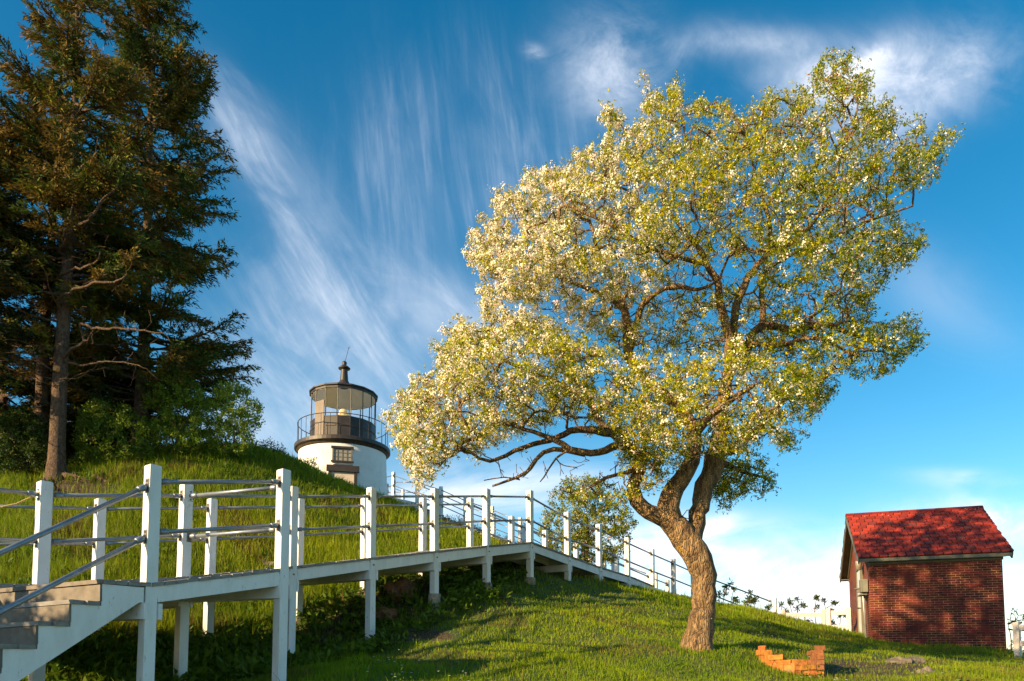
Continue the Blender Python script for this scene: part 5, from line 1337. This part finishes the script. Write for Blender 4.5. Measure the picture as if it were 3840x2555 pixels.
# bare twiggy plant right of the house
rg = np.random.default_rng(90); vb = P(3800, 2440, 22.5); root = empty('bare_shrub', (vb.x, vb.y, gz(vb.x, vb.y)), 'bare dark twiggy shrub between the brick house and the right fence', 'shrub')
S = Tree(rg); S.limb([[vb.x-.1, vb.y, vb.z-.4, .02], [vb.x-.05, vb.y, vb.z+.3, .015], [vb.x-.12, vb.y, vb.z+.8, .01]], step=.15)
S.grow(sample_poly([(3780, 2440), (3780, 2290), (3800, 2270), (3835, 2290), (3860, 2230), (3900, 2300), (3900, 2440), (3820, 2450)], 110, 22.5, .4, rg, .8, 50), step=.12, jit=.03, maxd=5); S.radii(.006, 2.2); S.mesh('stems', m_twig, root)
pos_ = np.array(S.pos); bi_ = rg.integers(0, len(pos_), 260); C = pos_[bi_]; u = unit(rg.normal(0, 1, C.shape)); soup('leaves', leaf_quads(C, u, unit(rg.normal(0, 1, C.shape)), np.full(len(C), .09), np.full(len(C), .04)), np.array([.06, .08, .03])*rg.uniform(.5, 1.4, (len(C), 1)), m_leaf, root)

# ------------------------------------------------------------------ rocks
def rock(name, label, px, py, Y, rx, ry, rz, seed, mat=m_rock, cat='rock'):
    rg = np.random.default_rng(seed); c = P(px, py, Y); z = gz(c.x, c.y)+rz*.25
    vs = []; fs = []; NU, NV = 16, 10
    ph = rg.uniform(0, 6, 8)
    for j in range(NV+1):
        for i in range(NU):
            a, t = 2*math.pi*i/NU, math.pi*j/NV; d = Vector((math.sin(t)*math.cos(a), math.sin(t)*math.sin(a), math.cos(t)))
            k = 1+.22*math.sin(3*d.x+ph[0])*math.sin(4*d.y+ph[1])+.14*math.sin(7*d.x+ph[2]+3*d.z)+.10*math.sin(9*d.y+ph[3]-5*d.z)
            q = Vector((d.x*rx, d.y*ry, d.z*rz))*k; q.x = round(q.x/(rx*.35))*(rx*.35)*.5+q.x*.5; q.z = round(q.z/(rz*.4))*(rz*.4)*.45+q.z*.55
            vs.append(Vector((c.x, c.y, z))+q)
    for j in range(NV):
        for i in range(NU): fs.append((j*NU+i, j*NU+(i+1) % NU, (j+1)*NU+(i+1) % NU, (j+1)*NU+i))
    return tag(meshobj(name, vs, fs, mat), label, cat)
rock('rock', 'pale ledge stone in the bare soil patch at the lower right', 3395, 2508, 13.4, .30, .2, .10, 1)
rock('rock', 'smaller brown stone at the lower right end of the bare soil patch', 3478, 2544, 12.2, .17, .12, .08, 2)
rock('rock', 'rust brown boulder in shade under the boardwalk between its second and third near posts', 1505, 2265, 15.2, .34, .3, .30, 3, mat_noise('rusty_stone', (.30, .15, .07), (.12, .06, .035), 6, .95, .9, .05))
rock('rock', 'low rust brown stone under the boardwalk left of the post with the tall concrete foot', 1440, 2330, 14.3, .25, .2, .16, 4, mat_noise('rusty_stone_dark', (.24, .13, .06), (.10, .05, .03), 6, .95, .9, .05))
rock('rock', 'grey stone in the hillside grass behind the landing', 1010, 2125, 16.0, .2, .16, .12, 6)
mb = MB(); rp_ = [P(1842, 2215, 15.7), P(1862, 2225, 15.6), P(1885, 2245, 15.2), P(1920, 2262, 14.9), P(1935, 2275, 14.7)]
mb.tube([Vector((v.x, v.y, gz(v.x, v.y)+.01)) for v in rp_], [.05, .055, .045, .035, .015], 8); tag(mb.build('tree_root', m_sbark, None, True), 'exposed root snaking down the lawn from a concrete footing', 'root')

# ------------------------------------------------------------------ grass
gr_ = np.random.default_rng(5)
def fbm(X, Y, s_):
    return (np.sin(X*s_+1.3*np.sin(Y*s_*.7))+np.sin(Y*s_*1.1+1.7*np.sin(X*s_*.6+2))+.5*np.sin(X*s_*2.3+Y*s_*1.9+1))/2.5*.5+.5
def grass(n, y0, y1, kx0, kx1, hfun, wfac, name, label, sel, colfun, seg=True):
    Yv = np.exp(gr_.uniform(math.log(y0), math.log(y1), n)); Xv = gr_.uniform(kx0, kx1, n)*Yv
    k = sel(Xv, Yv); Xv, Yv = Xv[k], Yv[k]; n = len(Xv); Zv = hts(Xv, Yv)
    H = hfun(Xv, Yv, n); W = wfac*(Yv/10)*gr_.uniform(.6, 1.3, n)
    az = gr_.uniform(0, 2*math.pi, n); ln = gr_.normal(0, .33, n)+.12; la = gr_.uniform(0, 2*math.pi, n)
    B = np.stack([Xv, Yv, Zv-.02], 1); s_ = np.stack([np.cos(az), np.sin(az), np.zeros(n)], 1)*W[:, None]/2
    ld = np.stack([np.cos(la), np.sin(la), np.zeros(n)], 1)*(ln*H)[:, None]; up = np.zeros((n, 3)); up[:, 2] = H
    M = B+up*.55+ld*.35; Tp = B+up*(1-.25*np.abs(ln))[:, None]+ld
    V_ = np.stack([B-s_, B+s_, M+s_*.75, M-s_*.75, Tp], 1)
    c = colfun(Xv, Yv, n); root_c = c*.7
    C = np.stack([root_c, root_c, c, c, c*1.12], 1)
    # quads + tips as triangles: degenerate-free with two polygons per blade
    idx_ = np.arange(n)[:, None]*5
    tri = np.concatenate([idx_+np.array([0, 1, 2]), idx_+np.array([0, 2, 3]), idx_+np.array([3, 2, 4])], 0)
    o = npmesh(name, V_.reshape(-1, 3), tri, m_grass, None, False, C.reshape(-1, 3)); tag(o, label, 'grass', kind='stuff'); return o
def bare_mask(X, Y):
    px_, py_ = proj(X, Y, hts(X, Y))
    m1 = (gr_.random(len(X)) < np.clip(soil_at(X, Y, hts(X, Y))*1.3-.15, 0, .68))
    m2 = (np.hypot((px_-1560)/170, (py_-2385)/26) < 1) & (gr_.random(len(X)) < .72)
    m3 = (np.hypot((px_-260)/190, (py_-1840)/55) < 1) & (gr_.random(len(X)) < .6)
    sd = side_far(X, Y); ud = (sd > -1.95) & (sd < .2) & (Y < 26) & (gr_.random(len(X)) < .45)
    px0 = (np.hypot((px_-1050)/420, (py_-2350)/30) < 0)
    return m1 | m2 | m3 | ud
lawn_sel = lambda X, Y: (side_far(X, Y) < .1) & ~bare_mask(X, Y) & (Y < 31)
def lawn_h(X, Y, n):
    f_ = fbm(X, Y, 1.6); tall = (gr_.random(n) < .012)
    h = .045+.05*f_+.03*gr_.random(n); sd = side_far(X, Y); h = np.where((sd > -2.1) & (X < 1), h+.08*gr_.random(n), h)
    left = X/Y < -.2; h = np.where(left, h*1.5, h)
    crest = (Y > 19); h = np.where(crest, h*1.4+.05*gr_.random(n), h)
    return np.where(tall, h*2.4, h)
def lawn_c(X, Y, n):
    f_ = fbm(X, Y, .9)[:, None]; g_ = fbm(X+7, Y-3, 3.1)[:, None]; r = gr_.random((n, 1))
    a = np.array([.10, .20, .004]); b_ = np.array([.35, .42, .008]); c = a+(b_-a)*np.clip(.55*f_+.35*g_+.35*(r-.5), 0, 1)
    dry = (r > .93); c = np.where(dry, np.array([.30, .24, .06]), c); pat = (fbm(X*1.0-5, Y*1.3+9, 1.9) > .74)[:, None] & (gr_.random((n, 1)) < .45); c = np.where(pat, np.array([.20, .15, .035]), c)
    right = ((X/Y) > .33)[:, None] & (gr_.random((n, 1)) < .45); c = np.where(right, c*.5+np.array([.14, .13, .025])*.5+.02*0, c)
    return c*gr_.uniform(.75, 1.25, (n, 1))
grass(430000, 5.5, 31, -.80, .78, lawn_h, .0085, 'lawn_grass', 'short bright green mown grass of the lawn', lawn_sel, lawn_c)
hill_sel = lambda X, Y: (side_far(X, Y) >= .1) & ~bare_mask(X, Y) & (Y < 37)
def hill_h(X, Y, n):
    f_ = fbm(X, Y, 1.1); h = .12+.20*f_+.18*gr_.random(n); h = np.where(Y > 20, h*.8, h); return np.where(gr_.random(n) < .05, h*1.5, h)
def hill_c(X, Y, n):
    f_ = fbm(X, Y, .8)[:, None]; r = gr_.random((n, 1)); a = np.array([.09, .18, .004]); b_ = np.array([.36, .39, .010])
    c = a+(b_-a)*np.clip(.7*f_+.5*(r-.3), 0, 1); c = np.where(r > .94, np.array([.30, .24, .07]), c); red_ = (fbm(X-3, Y+5, 1.3) > .78)[:, None] & (r < .4); c = np.where(red_, np.array([.14, .085, .03]), c)
    return c*gr_.uniform(.7, 1.25, (n, 1))
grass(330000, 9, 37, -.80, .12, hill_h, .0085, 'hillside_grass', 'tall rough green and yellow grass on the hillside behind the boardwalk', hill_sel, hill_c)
# broad leaved weeds
def weeds(n, name, label, sel, size, tones, y0, y1, k0, k1):
    Yv = np.exp(gr_.uniform(math.log(y0), math.log(y1), n)); Xv = gr_.uniform(k0, k1, n)*Yv; k = sel(Xv, Yv); Xv, Yv = Xv[k], Yv[k]
    cz = hts(Xv, Yv); cen = np.stack([Xv, Yv, cz+gr_.uniform(.02, .14, len(Xv))], 1); per = 9
    C = np.repeat(cen, per, 0)+gr_.normal(0, .05, (len(cen)*per, 3)); u = unit(gr_.normal(0, 1, C.shape)*np.array([1, 1, .5])+np.array([0, 0, .55])); nr = unit(gr_.normal(0, .6, C.shape)+np.array([0, 0, 1]))
    Ls = gr_.uniform(size*.6, size*1.3, len(C)); t1, t2 = np.array(tones[0]), np.array(tones[1]); h = np.repeat(gr_.random(len(cen)), per)[:, None]
    o = soup(name, leaf_quads(C, u, nr, Ls, Ls*.4), (t1+(t2-t1)*h)*gr_.uniform(.75, 1.25, (len(C), 1)), m_leaf); tag(o, label, 'weeds', kind='stuff')
weeds(5200, 'weeds', 'broad leaved green weeds scattered through the hillside grass', lambda X, Y: (side_far(X, Y) > 0) & (fbm(X, Y, 2.1) > .55) & (Y < 26), .14, ((.05, .12, .01), (.13, .20, .02)), 9, 28, -.75, .05)
weeds(4600, 'bank_plants', 'dark leafy plants growing on the bank beneath the boardwalk', lambda X, Y: (side_far(X, Y) < .2) & (side_far(X, Y) > -2.6) & (X < .3), .15, ((.07, .14, .01), (.15, .22, .015)), 8, 18, -.75, .1)
weeds(160, 'orange_weeds', 'small orange leaved weeds beside the stairs at the left edge', lambda X, Y: np.hypot((proj(X, Y, hts(X, Y))[0]-60)/260, (proj(X, Y, hts(X, Y))[1]-2190)/90) < 1, .06, ((.35, .16, .01), (.45, .25, .02)), 10, 14, -.8, -.5)

# unseen bush added outside the left edge to shade the foot of the stairs
shb = Tree(np.random.default_rng(123)); rg = np.random.default_rng(123)
bxx, byy = -9.5, 4.0; zb = gz(bxx, byy); root = empty('leafy_bush', (bxx, byy, zb), 'unseen round green bush added beyond the left edge to shade the stairs', 'shrub')
shb.limb([[bxx, byy, zb-.1, .06], [bxx+.1, byy, zb+1.6, .05], [bxx, byy+.1, zb+2.6, .03]], step=.2)
tt = rg.normal(0, 1, (420, 3)); tt = unit(tt)*rg.random((420, 1))**.4*np.array([1.5, 1.6, 1.6])+np.array([bxx, byy, 1.1]); shb.grow(tt, step=.2, maxd=5); shb.radii(.004); shb.mesh('stems', m_twig, root)
pos_ = np.array(shb.pos); bi_ = rg.integers(0, len(pos_), 24000); C = pos_[bi_]+rg.normal(0, .06, (len(bi_), 3)); u = unit(rg.normal(0, 1, C.shape)); soup('leaves', leaf_quads(C, u, unit(rg.normal(0, 1, C.shape)), np.full(len(C), .11), np.full(len(C), .07)), np.array([.07, .12, .02])*rg.uniform(.6, 1.4, (len(C), 1)), m_leaf, root)
# small white daisies and fallen petals in the lawn
n = 420; Yv = np.exp(gr_.uniform(math.log(9), math.log(24), n)); Xv = gr_.uniform(-.2, .6, n)*Yv; k = lawn_sel(Xv, Yv); Xv, Yv = Xv[k], Yv[k]
C = np.stack([Xv, Yv, hts(Xv, Yv)+.10], 1); Q = np.stack([C+np.stack([np.cos(a+0*Xv)*.018, np.sin(a+0*Xv)*.018, .004*np.cos(a+Xv)], 1) for a in ang], 1)
tag(soup('fallen_petals', Q, np.tile([[.8, .76, .66]], (len(C), 1)), m_petal), 'tiny white petals and daisies scattered over the lawn', 'petals', kind='stuff')
weeds(900, 'clover', 'dark clover patches in the lawn', lambda X, Y: (side_far(X, Y) < -1.5) & (fbm(X, Y, 2.6) > .66) & (Y < 20), .06, ((.05, .12, .008), (.12, .2, .012)), 9, 20, -.3, .7)
